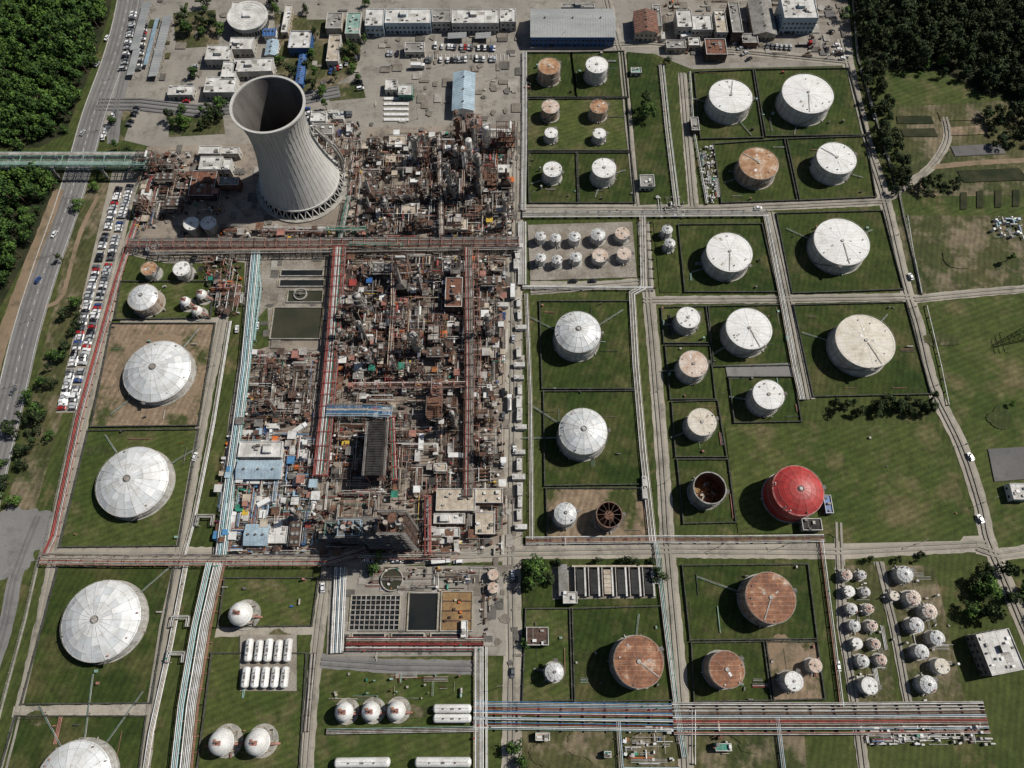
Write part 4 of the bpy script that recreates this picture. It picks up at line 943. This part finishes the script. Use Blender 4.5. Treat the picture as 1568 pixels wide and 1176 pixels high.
# ------------------------------------------------------------------ buildings
def bld(name,x0,y0,x1,y1,h=5,roof='flat_roof',wall='wall_render',kind='flat',rot=0,ac=3):
    cx,cy=(x0+x1)/2,(y0+y1)/2; x,y,_=GS(cx,cy,h); w=G(x1,cy,h)[0]-G(x0,cy,h)[0]; d=G(cx,y0,h)[1]-G(cx,y1,h)[1]
    R=Random(int(x0*3+y0)); mb=MB(); mb.box(0,0,0,w,d,h,wall)
    st_=max(1,int(h/3.3))
    for s_ in (-1,1):
        for l in range(st_):
            z=1+l*3.2; n=max(1,int(w/2.6))
            for i in range(n):
                xx=-w/2+w*(i+.5)/n
                mb.box(xx,s_*(d/2+.02),z,1.4,.08,1.3,'glass'); mb.box(xx,s_*(d/2+.06),z-.12,1.6,.14,.1,'kerb_concrete')
            n=max(1,int(d/2.8))
            for i in range(n):
                yy=-d/2+d*(i+.5)/n; mb.box(s_*(w/2+.02),yy,z,.08,1.3,1.3,'glass')
    mb.box(-w/4,-(d/2+.05),0,1.3,.12,2.3,'dark_steel')
    if kind=='flat':
        mb.box(0,0,h,w-.6,d-.6,.05,roof)
        for s_ in (-1,1): mb.box(0,s_*(d/2-.15),h,w,.3,.55,wall,top='flat_roof'); mb.box(s_*(w/2-.15),0,h,.3,d-.6,.55,wall,top='flat_roof')
        for i in range(ac+int(w*d/60)): mb.box(R.uniform(-.42,.42)*w,R.uniform(-.4,.4)*d,h+.05,R.uniform(.7,2),R.uniform(.7,1.6),R.uniform(.5,1.3),R.choice(['silver_clad','grey_steel','white_paint','roof_seam']))
        for i in range(int(w/6)): mb.box(-w/2+3+i*6,0,h+.05,.12,d-.8,.06,'roof_seam')
        for i in range(int(w*d/120)): mb.box(R.uniform(-.35,.35)*w,R.uniform(-.3,.3)*d,h+.051,R.uniform(2,5),R.uniform(2,4),.02+.004*i,R.choice(['flat_roof_grey','roof_seam','flat_roof']))
        if w>14 and R.random()<.7: mb.box(R.uniform(-.2,.2)*w,R.uniform(-.1,.1)*d,h+.05,4,3,2,wall,top=roof)
    elif kind=='gable':
        rh=min(w,d)*.16; e=.5
        if w>=d: P=[(-w/2-e,-d/2-e,h),(w/2+e,-d/2-e,h),(w/2+e,0,h+rh),(-w/2-e,0,h+rh),(w/2+e,d/2+e,h),(-w/2-e,d/2+e,h)]
        else: P=[(-w/2-e,d/2+e,h),(-w/2-e,-d/2-e,h),(0,-d/2-e,h+rh),(0,d/2+e,h+rh),(w/2+e,-d/2-e,h),(w/2+e,d/2+e,h)]
        mb.add(P,[(0,1,2,3),(3,2,4,5)],roof); mb.add(P,[(0,3,5),(1,4,2)],wall)
        k=int(max(w,d)/1.6)
        for i in range(k):
            t=(i+.5)/k-.5
            if w>=d:
                for s_ in (-1,1): mb.beam((t*w,s_*(d/2+.4),h+.05),(t*w,0,h+rh+.05),.12,.08,'roof_seam')
            else:
                for s_ in (-1,1): mb.beam((s_*(w/2+.4),t*d,h+.05),(0,t*d,h+rh+.05),.12,.08,'roof_seam')
        for i in range(ac):
            t=(i+.5)/max(1,ac)-.5
            if w>=d: mb.cyl(t*w,0,h+rh-.1,.5,.8,'grey_steel',10)
            else: mb.cyl(0,t*d,h+rh-.1,.5,.8,'grey_steel',10)
    mb.obj(name,(x,y,0),math.radians(rot))
B=bld
B('office_building',560,14,588,40,8,'flat_roof','blue_pale');B('office_building',590,14,660,36,8,'flat_roof','blue_pale');B('office_building',662,15,690,34,7,'flat_roof_grey');B('office_building',692,15,764,36,8);B('office_building',766,14,790,34,7)
B('warehouse',813,14,940,56,8,'sheet_roof_grey','blue_paint','gable');B('warehouse',860,6,910,12,5,'flat_roof_grey')
B('office_building',355,4,372,20,5);B('office_building',352,58,388,76,6);B('office_building',316,70,354,92,6);B('office_building',358,90,418,110,6,rot=2);B('office_building',340,95,362,122,6);B('office_building',314,118,362,142,6)
B('gatehouse',258,132,296,146,4);B('canteen_building',443,48,476,74,6,'flat_roof','blue_paint');B('office_building',434,8,444,50,4,'flat_roof','cream');B('workshop_building',404,44,422,54,5,'blue_paint','white_paint','gable');B('workshop_building',408,62,424,84,5,'blue_pale','white_paint','gable')
B('workshop_building',456,84,466,128,4,'blue_paint','blue_paint','gable');B('office_building',305,224,338,236,6);B('office_building',338,226,366,236,5,'flat_roof');B('office_building',306,240,340,260,6);B('office_building',342,244,354,260,6);B('brick_building',292,262,330,300,5,'terracotta','brown_steel');B('brick_building',336,272,366,284,6,'flat_roof_grey','terracotta')
B('canopy_shelter',694,112,726,168,6,'blue_pale','white_paint','gable');B('guard_booth',590,122,608,138,4,'flat_roof');B('guard_booth',610,130,632,146,4,'flat_roof','green_paint')
B('storehouse',596,208,622,222,5,'cream');B('storehouse',626,214,646,228,5,'flat_roof_grey')
B('storehouse',476,172,500,186,4,'flat_roof','white_paint');B('storehouse',480,190,510,206,4,'flat_roof_grey');B('storehouse',620,66,650,80,4,'flat_roof_grey')
B('storehouse',500,20,524,44,6,'flat_roof_grey','cream');B('office_building',502,54,520,94,5,'cream');B('office_building',530,20,552,52,6,'green_pale')
B('brick_house',972,18,1006,50,7,'terracotta','cream','gable');B('brick_house',1000,8,1012,40,5,'flat_roof_grey');B('office_building',1036,16,1060,42,8,'flat_roof');B('office_building',1058,24,1090,46,7,'flat_roof');B('workshop_building',1080,60,1112,84,6,'terracotta','brown_steel');B('workshop_building',1095,16,1112,50,7,'cream');B('brick_house',1118,4,1134,50,9,'flat_roof_grey','brown_steel');B('warehouse',1150,0,1184,52,5,'flat_roof_grey','cream','gable');B('storehouse',1136,52,1160,66,4,'flat_roof_grey','terracotta')
B('control_building',1198,-4,1250,28,12,'flat_roof','blue_pale');B('storehouse',1020,62,1050,74,4,'flat_roof_grey','cream');B('storehouse',1054,58,1072,70,4,'flat_roof','cream')
B('pump_house',980,268,1002,286,4,'flat_roof_grey');B('pump_house',966,104,982,112,3,'green_pale');B('pump_house',1058,180,1070,200,4,'flat_roof_grey','brown_steel')
B('control_building',1504,966,1558,1030,8,'flat_roof','grey_steel','flat',10,8)
B('warehouse',366,676,432,700,6,'flat_roof','white_paint');B('warehouse',364,706,430,732,6,'blue_pale','white_paint','gable');B('storehouse',376,804,410,834,5,'blue_pale','white_paint','gable');B('storehouse',412,806,440,832,5,'flat_roof','white_paint')
B('control_building',668,748,728,782,6,'cream','cream');B('control_building',728.5,748,770,770,6,'cream','cream');B('storehouse',664,786,712,802,5,'flat_roof','cream');B('storehouse',728,784,758,818,5,'cream','rust');B('storehouse',664,808,704,822,4,'flat_roof');B('storehouse',664,710,684,722,4,'cream')
B('storehouse',560,402,586,420,5,'flat_roof','white_paint');B('storehouse',680,400,712,416,5,'flat_roof');B('brick_building',682,425,708,470,8,'terracotta','brown_steel');B('storehouse',676,334,716,352,5,'cream','cream')
B('storehouse',615,312,640,328,4,'cream');B('storehouse',862,906,884,924,4,'flat_roof','wall_render');B('storehouse',706,950,716,976,3,'white_paint');B('storehouse',1228,794,1258,812,4,'dark_steel','silver_clad','flat')
B('storehouse',1262,758,1274,786,3,'blue_paint','blue_paint');B('storehouse',806,960,840,988,4,'brown_steel','grey_steel')
B('storehouse',225,368,238,384,4,'flat_roof','white_paint');B('storehouse',1548,740,1575,765,4,'flat_roof','white_paint')
B('storehouse',1095,1138,1120,1150,3,'green_paint','green_paint');B('storehouse',925,1150,936,1160,3,'green_paint','green_paint');B('storehouse',820,1122,842,1134,3,'cream')
def hall():
    x,y,s=GS(378,22,9); r=29*s; mb=MB(); mb.cyl(0,0,0,r,8,'wall_render',40,cap=False)
    for i in range(40): t=2*math.pi*i/40; mb.box((r+.02)*math.cos(t),(r+.02)*math.sin(t),2,.1,1.4,3,'glass',t)
    mb.ring(0,0,7.8,r-.6,r+.8,'flat_roof',40,.6); mb.cyl(0,0,8,r-.5,.2,'flat_roof',40)
    for k in range(6): mb.ring(0,0,8.2,r*.15*k+.1,r*.15*k+.3,'flat_roof',40,.1)
    mb.box(0,0,8.2,5,4,1.5,'white_paint'); mb.obj('round_hall_building',(x,y,0))
hall()
def shed(px,py,w,d,h,rf,name='open_shed',rot=0):
    x,y,_=GS(px,py,h); mb=MB(); n=max(1,int(max(w,d)/5))
    for i in range(n+1):
        for s_ in (-1,1):
            if d>w: mb.box(s_*(w/2-.2),-d/2+.2+(d-.4)*i/n,0,.2,.2,h,'grey_steel')
            else: mb.box(-w/2+.2+(w-.4)*i/n,s_*(d/2-.2),0,.2,.2,h,'grey_steel')
    P=[(-w/2,-d/2,h),(w/2,-d/2,h+.7),(w/2,d/2,h+.7),(-w/2,d/2,h),(-w/2,-d/2,h+.15),(w/2,-d/2,h+.85),(w/2,d/2,h+.85),(-w/2,d/2,h+.15)]
    mb.add(P,[(0,3,2,1),(4,5,6,7),(0,1,5,4),(1,2,6,5),(2,3,7,6),(3,0,4,7)],rf)
    for i in range(int(d/1.5)): mb.beam((-w/2,-d/2+.7+i*1.5,h+.19),(w/2,-d/2+.7+i*1.5,h+.89),.1,.06,rf)
    mb.obj(name,(x,y,0),rot)
def bays():
    mb=MB(); a=G(878,914);b=G(1000,870); n=6; w=(b[0]-a[0])/n; d=b[1]-a[1]
    for i in range(n):
        x=a[0]+w*(i+.5); mb.box(x,0,.3,w*.52,d-2,2.6,'grey_steel',0,'sheet_roof_dark' if i!=2 else 'cream')
        mb.box(x-w*.38,0,0,.3,d,3.4,'wall_render'); mb.box(x+w*.36,0,0,.8,d,3.2,'wall_render',0,'flat_roof')
        for j in range(5): mb.box(x,-d/2+1.8+j*(d-3)/5,2.9,w*.5,.12,.08,'dark_steel')
    mb.box((a[0]+b[0])/2,d/2+.5,0,b[0]-a[0]+1,.8,3.5,'wall_render',0,'cream')
    mb.obj('storage_bay_building',(0,(a[1]+b[1])/2,0))
bays()
shed(862,888,4,14,3.5,'flat_roof_grey')
shed(216,40,6,42,3,'sheet_roof_grey','carport',0); shed(246,70,6,52,3,'sheet_roof_grey','carport',0); shed(205,95,5,22,3,'sheet_roof_grey','carport')
shed(232,64,3,40,2.6,'blue_pale','carport')
shed(700,55,12,5,3,'sheet_roof_grey','carport'); shed(740,55,10,5,3,'sheet_roof_grey','carport')
mb=MB(); z=nz()
for i in range(5):
    a=G(588,150+i*8);b=G(626,154+i*8); mb.add([(a[0],a[1],z),(a[0],b[1],z),(b[0],b[1],z),(b[0],a[1],z)],[(0,1,2,3)],'line_paint')
for i in range(24):
    a=G(640+i*6,84); mb.add([(a[0],a[1],z),(a[0]+.2,a[1],z),(a[0]+.2,a[1]-5,z),(a[0],a[1]-5,z)],[(0,3,2,1)],'line_paint')
mb.obj('painted_road_marking')
mb=MB(); mb.box(0,0,.2,2.5,6,2.8,'white_paint',0,'flat_roof')
for i in range(8): mb.box(0,-2.6+i*.75,3.0,2.4,.08,.05,'roof_seam')
for s_ in (-1,1): mb.box(s_*1.27,.8,1.4,.06,1.2,.9,'glass'); mb.box(s_*1.0,0,0,.3,5,.2,'dark_steel')
mb.box(0,2.0,3.0,.9,.8,.4,'silver_clad'); mb.box(1.27,-1.5,.4,.06,.9,2,'grey_steel'); CAB=mb.mesh('portable_cabin')
for y in range(466,820,19):
    if R0.random()<.85: x,yy=G(796+R0.uniform(-2,2),y); put(CAB,'portable_cabin',(x,yy,0),math.pi/2 if R0.random()<.3 else R0.uniform(-.05,.05),R0.choice([.85,.95,1.05]))
for px,py in ((792,380),(792,393),(790,408),(770,470),(768,500),(640,700),(668,690),(690,690),(400,760),(430,770),(360,770),(450,690),(465,700),(380,665),(420,655),(680,830),(700,838),(520,185),(512,176),(535,200),(380,790),(1000,885),(986,740),(986,756),(1014,60),(1205,46),(1180,56),(640,330),(580,330),(700,410),(640,480),(560,610),(620,596),(690,600),(750,600),(745,500),(560,340),(460,740),(440,800),(405,690)):
    x,yy=G(px,py); put(CAB,'portable_cabin',(x,yy,0),R0.choice([0,math.pi/2,.1]),1)
# ------------------------------------------------------------------ vehicles
def carmesh(col,van=False):
    mb=MB(); L=2.2;wd=.88
    pr=[(-L,.35),(-L,.8),(-L+.15,.92),(L-1.2,.95),(L-.2,.8),(L,.62),(L,.35)]
    n=len(pr); vs=[(x,-wd,z) for x,z in pr]+[(x,wd,z) for x,z in pr]
    mb.add(vs,[tuple(range(n)),tuple(range(2*n-1,n-1,-1))]+[(i,n+i,n+(i+1)%n,(i+1)%n) for i in range(n)],col)
    zt=1.45 if not van else 1.95; xf=1.15 if not van else 1.5; x0,x1=(-1.75,xf); a,b=(-1.25,.45) if not van else (-1.95,.9)
    if van:x0=-2.15
    lo=[(x0,-.8,.93),(x1,-.8,.93),(x1,.8,.93),(x0,.8,.93)];hi=[(a,-.65,zt),(b,-.65,zt),(b,.65,zt),(a,.65,zt)]
    mb.add(lo+hi,[(0,1,5,4),(1,2,6,5),(2,3,7,6),(3,0,4,7)],'glass'); mb.box((a+b)/2,0,zt,b-a,1.32,.05,col)
    for s_ in (-1,1):
        mb.beam((a+.7,s_*.73,.95),(a+.8,s_*.66,zt),.1,.05,col)
        for x in (-1.35,1.35): mb.tube((x,s_*.72,.33),(x,s_*.92,.33),.33,'tyre',10)
        mb.box(.75,s_*1.0,.95,.2,.18,.14,col); mb.box(L+.005,s_*.6,.6,.05,.35,.15,'silver_pipe'); mb.box(-L-.005,s_*.6,.65,.05,.3,.15,'red_paint')
    return mb.mesh('parked_car')
CARS=[carmesh(c) for c in ('car_white','car_white','car_silver','car_silver','car_grey','car_grey','car_black','car_black','car_red','car_blue')]
CW=[14,14,12,10,12,10,10,8,3,4]
VANS=[carmesh('car_white',True),carmesh('car_silver',True)]
def truckmesh(kind,col):
    mb=MB(); mb.box(3.6,0,.6,2,2.3,2.1,col); mb.box(4.61,0,1.5,.05,2,.9,'glass'); mb.box(3.6,0,2.7,1.6,2.1,.15,col)
    for s_ in (-1,1): mb.box(3.8,s_*1.16,1.5,1.1,.04,.8,'glass')
    mb.box(-.6,0,.7,6.8,.9,.3,'dark_steel')
    if kind=='tank': mb.tube((-4,0,2),(2.2,0,2),1.1,'silver_pipe',16); mb.box(-.9,0,3.08,5,.5,.1,'grey_steel')
    elif kind=='box': mb.box(-.9,0,1.01,6.4,2.4,2.4,'white_paint')
    else:
        mb.box(-.9,0,1.01,6.4,2.4,.2,'brown_steel')
        for i in range(5): mb.tube((-3.8,-.8+i*.4,1.35),(2,-.8+i*.4,1.35),.16,'silver_clad')
    for x in (3.6,-2.2,-3.3):
        for s_ in (-1,1): mb.tube((x,s_*.8,.5),(x,s_*1.15,.5),.5,'tyre',12)
    return mb.mesh('truck')
TR=[truckmesh('tank','car_white'),truckmesh('box','car_white'),truckmesh('flat','car_red'),truckmesh('flat','orange_paint')]
RC=Random(5); ZV=ZL[0]
def row(p0,p1,n,fill_=.9,ang=math.pi/2,name='parked_car'):
    a=Vector(G(*p0));b=Vector(G(*p1)); d=b-a; h=math.atan2(d.y,d.x)+ang
    for i in range(n):
        if RC.random()>fill_: continue
        q=a+d*(i+.5)/n; me=RC.choices(CARS,CW)[0] if RC.random()<.93 else RC.choice(VANS)
        put(me,name if me in CARS else 'parked_van',(q.x+RC.uniform(-.2,.2),q.y+RC.uniform(-.2,.2),ZV-.1),h+(math.pi if RC.random()<.4 else 0)+RC.uniform(-.05,.05),RC.uniform(.95,1.08))
row((184,288),(152,402),24,.95);row((201,284),(170,400),22,.9);row((150,408),(96,628),46,.97);row((168,405),(128,560),32,.9);row((126,566),(112,628),12,.8)
row((178,172),(158,214),9,.8,.3);row((214,160),(196,200),8,.7)
row((206,20),(190,110),20,.8);row((226,20),(212,110),20,.7);row((256,30),(238,110),18,.7)
row((620,44),(780,44),34,.8);row((592,84),(612,84),4);row((640,94),(760,92),22,.6);row((660,72),(760,76),20,.5);row((505,112),(552,88),12,.7,.9);row((810,64),(930,64),24,.6)
row((488,180),(540,176),12,.7);row((490,205),(545,205),12,.6);row((548,120),(556,150),6,.5)
row((440,132),(415,150),6,.7);row((300,100),(285,160),10,.5);row((1150,70),(1290,80),20,.4);row((1318,110),(1340,190),14,.35,0);row((772,200),(774,350),14,.35,0)
row((772,400),(770,740),20,.3,0);row((360,660),(430,660),8,.5);row((560,858),(750,862),18,.3,0);row((1108,48),(1150,96),6,.5)
row((1268,40),(1290,95),8,.5);row((870,432),(960,430),6,.3,0);row((470,165),(480,200),5,.8)
def veh(me,name,px,py,ang): x,y=G(px,py); put(me,name,(x,y,ZV-.1),math.radians(ang))
for px,py,a,k in ((150,100,70,2),(128,205,70,3),(165,60,250,0),(60,430,70,9),(22,600,250,4),(8,650,75,7),(85,360,250,1),(1393,425,105,0),(1484,700,110,1),(1499,795,110,0),(786,520,90,2),(788,690,90,0),(600,856,0,2),(785,880,90,1),(785,1030,270,4),(1282,1020,90,0),(395,500,95,1),(364,505,95,0),(495,900,95,0),(1160,320,0,1),(300,700,80,0)):
    veh(CARS[k],'moving_car',px,py,a)
for px,py,a,k in ((640,105,0,1),(575,640,90,2),(460,660,40,1),(445,720,10,3),(395,740,0,1),(360,800,90,1),(675,860,5,1),(720,420,90,0),(645,430,90,3),(700,700,0,1),(560,560,90,3),(785,450,90,1),(640,330,0,0),(1050,60,20,1),(1230,70,0,2),(780,620,90,0),(410,770,30,1),(480,780,80,0),(640,283,0,1),(600,482,0,0),(659,520,90,2),(646,680,90,1)):
    veh(TR[k],'truck',px,py,a)
# ------------------------------------------------------------------ street lamps, pylon, fence
mb=MB(); mb.tube((0,0,0),(0,0,9),.12,'silver_clad',8,r2=.07); mb.beam((0,0,9),(1.8,0,9.4),.09,.09,'silver_clad'); mb.box(1.9,0,9.3,.8,.3,.14,'grey_steel'); mb.box(0,0,0,.5,.5,.9,'kerb_concrete'); LAMP=mb.mesh('street_lamp')
for px,py in [(176,120),(150,200),(120,300),(84,390),(52,490),(26,590)]+[(800,y) for y in range(460,830,60)]+[(812,y) for y in range(90,320,55)]+[(1345,250),(1375,360),(1402,470),(1435,590),(1480,680),(1505,770),(600,100),(680,100),(760,120),(640,150),(560,80),(860,70),(1100,838),(1200,836),(1400,834),(330,560),(305,700),(1006,600),(1018,740),(770,920),(770,1050),(640,182),(740,182)]:
    x,y=G(px,py); put(LAMP,'street_lamp',(x,y,0),R0.uniform(0,6.28))
def pylon(px,py,h=30,w=7):
    x,y=G(px,py); mb=MB(); K=7
    def c(z,i): q=w/2*(1-z/h)+.5; return [(q,q),(-q,q),(-q,-q),(q,-q)][i%4]
    for k in range(K):
        z0,z1=h*k/K,h*(k+1)/K
        for i in range(4):
            a0,a1,b0,b1=c(z0,i),c(z1,i),c(z0,i+1),c(z1,i+1)
            mb.beam((*a0,z0),(*a1,z1),.2,.2,'dark_steel'); mb.beam((*a0,z0),(*b1,z1),.11,.11,'dark_steel'); mb.beam((*b0,z0),(*a1,z1),.11,.11,'dark_steel'); mb.beam((*a1,z1),(*b1,z1),.11,.11,'dark_steel')
    for z,l in ((h*.7,6),(h*.84,5),(h*.97,4)):
        for s_ in (-1,1): mb.beam((0,0,z),(0,s_*l,z+.3),.22,.2,'dark_steel'); mb.beam((0,0,z+1.4),(0,s_*l,z+.3),.12,.12,'dark_steel'); mb.tube((0,s_*l,z+.3),(0,s_*l,z-1.5),.12,'silver_clad')
    mb.obj('electricity_pylon',(x,y,0))
pylon(1572,512,24,5)
def fence(pts,name='perimeter_fence'):
    P=[G(*p) for p in pts]; mb=MB()
    for a,b in zip(P,P[1:]):
        a=Vector(a);b=Vector(b);n=max(1,int((b-a).length/4))
        mb.beam((*a,.5),(*b,.5),.2,1.0,'kerb_concrete')
        for z in (1.4,1.9,2.4): mb.beam((*a,z),(*b,z),.05,.05,'silver_clad')
        for i in range(n+1): q=a+(b-a)*i/n; mb.beam((*q,0),(*q,2.6),.14,.14,'silver_clad')
    mb.obj(name)
fence([(222,255),(196,330),(172,420),(116,640),(74,830),(60,860)]);fence([(60,862),(40,950),(5,1080),(-30,1220)]);fence([(1300,-60),(1312,90),(1345,200),(1376,300),(1382,330),(1410,450)])
# ------------------------------------------------------------------ trees
def treemesh(seed,R_=4.2,H_=8.0,nq=480,pre=''):
    R=Random(seed); mb=MB(); th=H_*.45
    p=Vector((0,0,0)); q=Vector((R.uniform(-.4,.4),R.uniform(-.4,.4),th)); mb.tube(p,q,.32,'bark',7,r2=.2)
    blobs=[]
    for i in range(R.randint(6,9)):
        a=R.uniform(0,6.28); d=R_*R.uniform(.25,.78); c=Vector((d*math.cos(a),d*math.sin(a),R.uniform(.5,.95)*H_-d*.25)); r=R_*R.uniform(.26,.5); blobs.append((c,r)); mb.tube(q,c,.13,'bark',5,r2=.05)
    blobs.append((Vector((0,0,H_*.92)),R_*.45))
    tone=R.uniform(-.25,.25)
    for i in range(nq):
        c,r=R.choice(blobs); v=Vector((R.gauss(0,1),R.gauss(0,1),R.gauss(0,1))).normalized(); rr=r*R.uniform(.55,1.15); o=c+v*rr
        if o.z<1.5:continue
        n=(v+Vector((R.uniform(-.7,.7),R.uniform(-.7,.7),R.uniform(-.2,.9)))).normalized(); t=n.orthogonal().normalized(); b=n.cross(t); s=R.uniform(.25,.6)
        a=R.uniform(0,3.14); t,b=t*math.cos(a)+b*math.sin(a),b*math.cos(a)-t*math.sin(a)
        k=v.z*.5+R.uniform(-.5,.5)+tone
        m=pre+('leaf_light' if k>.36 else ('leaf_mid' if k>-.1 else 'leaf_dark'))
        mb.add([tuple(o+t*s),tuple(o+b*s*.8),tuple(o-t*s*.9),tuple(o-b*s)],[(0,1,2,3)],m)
    return mb.mesh('tree')
TREES=[treemesh(i) for i in range(7)]+[treemesh(20,2.8,10,380),treemesh(21,5.2,9,620)]
DULL=[treemesh(i+40,pre='dull_') for i in range(5)]+[treemesh(60,2.8,10,380,'dull_'),treemesh(61,5.0,9,560,'dull_')]
def forest(name,poly,sp,smin,smax,seed,dens=1.0,T=None):
    T=T or TREES
    P=[G(*p) for p in poly]; R=Random(seed); e=bpy.data.objects.new(name,None); scene.collection.objects.link(e)
    xs=[p[0] for p in P];ys=[p[1] for p in P]; y=min(ys)
    while y<max(ys):
        x=min(xs)
        while x<max(xs):
            a,b=x+R.uniform(-.5,.5)*sp,y+R.uniform(-.5,.5)*sp
            if inpoly(a,b,P) and R.random()<dens:
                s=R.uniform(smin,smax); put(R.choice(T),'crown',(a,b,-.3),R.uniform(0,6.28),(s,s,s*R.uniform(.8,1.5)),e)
            x+=sp
        y+=sp
MIXT=TREES+DULL
forest('forest',FL1,5.6,.6,1.5,1,.95);forest('forest',FL2,5.6,.6,1.35,2,.9);forest('forest',FR1,5.8,.6,1.45,3,.93,DULL)
forest('tree_row',[(126,450),(146,455),(98,560),(56,690),(24,740),(40,640),(86,520)],5,.5,.95,4,.75,MIXT)
forest('tree_row',[(-20,700),(14,700),(0,780),(-40,800)],5,.6,1.1,5,.9)
forest('tree_row',[(1316,108),(1345,108),(1398,292),(1362,300)],5,.6,1.1,6,.8,DULL)
forest('tree_row',[(1272,614),(1428,610),(1434,634),(1280,634)],4.2,.55,.95,7,.92,DULL)
forest('tree_row',[(850,858),(1005,856),(1007,866),(850,868)],3.5,.4,.65,8,.9,DULL)
forest('tree_row',[(1500,170),(1640,150),(1680,260),(1520,225)],7,.6,1.3,9,.6,DULL)
forest('tree_row',[(1395,282),(1450,270),(1470,292),(1400,305)],5,.5,.9,10,.7,DULL)
forest('tree_row',[(1290,852),(1340,850),(1342,860),(1292,862)],4,.4,.6,12,.8,DULL)
forest('tree_row',[(1355,850),(1425,848),(1428,860),(1358,862)],4,.4,.6,13,.7,DULL)
forest('tree_row',[(1455,862),(1530,862),(1550,940),(1470,950)],6,.6,1.2,14,.6,DULL)
forest('tree_row',[(262,170),(335,168),(342,196),(262,202)],5,.5,.95,15,.75,MIXT)
forest('tree_row',[(466,150),(520,100),(550,60),(548,110),(500,150)],6,.4,.9,16,.5,MIXT)
forest('tree_row',[(268,20),(325,16),(330,66),(272,72)],7,.5,1.1,17,.5,MIXT)
forest('tree_row',[(800,862),(840,862),(846,905),(805,910)],5,.7,1.2,18,.8,DULL)
forest('tree_row',[(1560,860),(1640,860),(1680,960),(1580,940)],6,.7,1.2,19,.8,DULL)
forest('tree_row',[(1385,95),(1440,90),(1500,120),(1480,150),(1400,130)],8,.4,.8,20,.3,MIXT)
RT=Random(9)
for px,py,s in ((985,165,1.3),(990,182,1.2),(124,320,.9),(96,400,.7),(340,170,1.2),(318,10,1.2),(425,22,1.0),(484,60,.9),(545,85,1),(500,168,.8),(536,75,.8),(560,64,.6),(450,118,1.1),(395,140,1),(430,100,.9),(290,50,1),(820,878,1.5),(1005,880,1),(575,872,.9),(583,850,.8),(300,118,.9),(1020,100,.6),(1540,400,.8),(1556,905,1.2),(1500,905,1.3),(1478,935,1),(1120,60,.6),(160,260,.8),(150,290,.7),(30,660,1),(48,610,.9),(15,740,1),(1290,30,1),(790,1145,1),(800,1165,.9),(560,10,.8),(550,125,.7),(200,235,.7),(184,230,.8),(175,190,.7),(805,985,.6),(1545,620,.5),(420,8,1.1),(330,40,1.2),(340,52,1.0),(385,50,.7),(30,770,.9),(60,680,.8),(80,670,.7),(470,20,.8),(480,90,.9),(472,105,.8),(485,120,1)):
    x,y=G(px,py); put(RT.choice(MIXT),'tree',(x,y,-.1),RT.uniform(0,6.28),s)
# ------------------------------------------------------------------ world, sun, camera
az=Vector((.94,.34)); el=math.radians(48)
w=bpy.data.worlds.new('World'); scene.world=w; w.use_nodes=True; nt=w.node_tree
bg=nt.nodes['Background']; sk=nt.nodes.new('ShaderNodeTexSky'); sk.sky_type='NISHITA'; sk.sun_disc=False
sk.sun_elevation=el; sk.sun_rotation=math.atan2(az.x,az.y); nt.links.new(sk.outputs[0],bg.inputs[0]); bg.inputs[1].default_value=0.05
d=Vector((az.x*math.cos(el),az.y*math.cos(el),math.sin(el)))
L=bpy.data.lights.new('sun','SUN'); L.energy=5.0; L.angle=math.radians(.5); L.color=(1,.955,.89)
so=bpy.data.objects.new('sun',L); so.rotation_euler=d.to_track_quat('Z','Y').to_euler(); so.location=(0,0,500); scene.collection.objects.link(so)
cd=bpy.data.cameras.new('camera'); cd.sensor_width=36; cd.lens=36*F/1568; cd.clip_start=1; cd.clip_end=12000
co=bpy.data.objects.new('camera',cd); co.location=(0,0,CAM_H); co.rotation_euler=(TILT,0,0); scene.collection.objects.link(co); scene.camera=co
scene.view_settings.view_transform='Standard'; scene.view_settings.look='None'; scene.view_settings.exposure=0
print('objects',len(bpy.data.objects),'ZL',ZL[0])
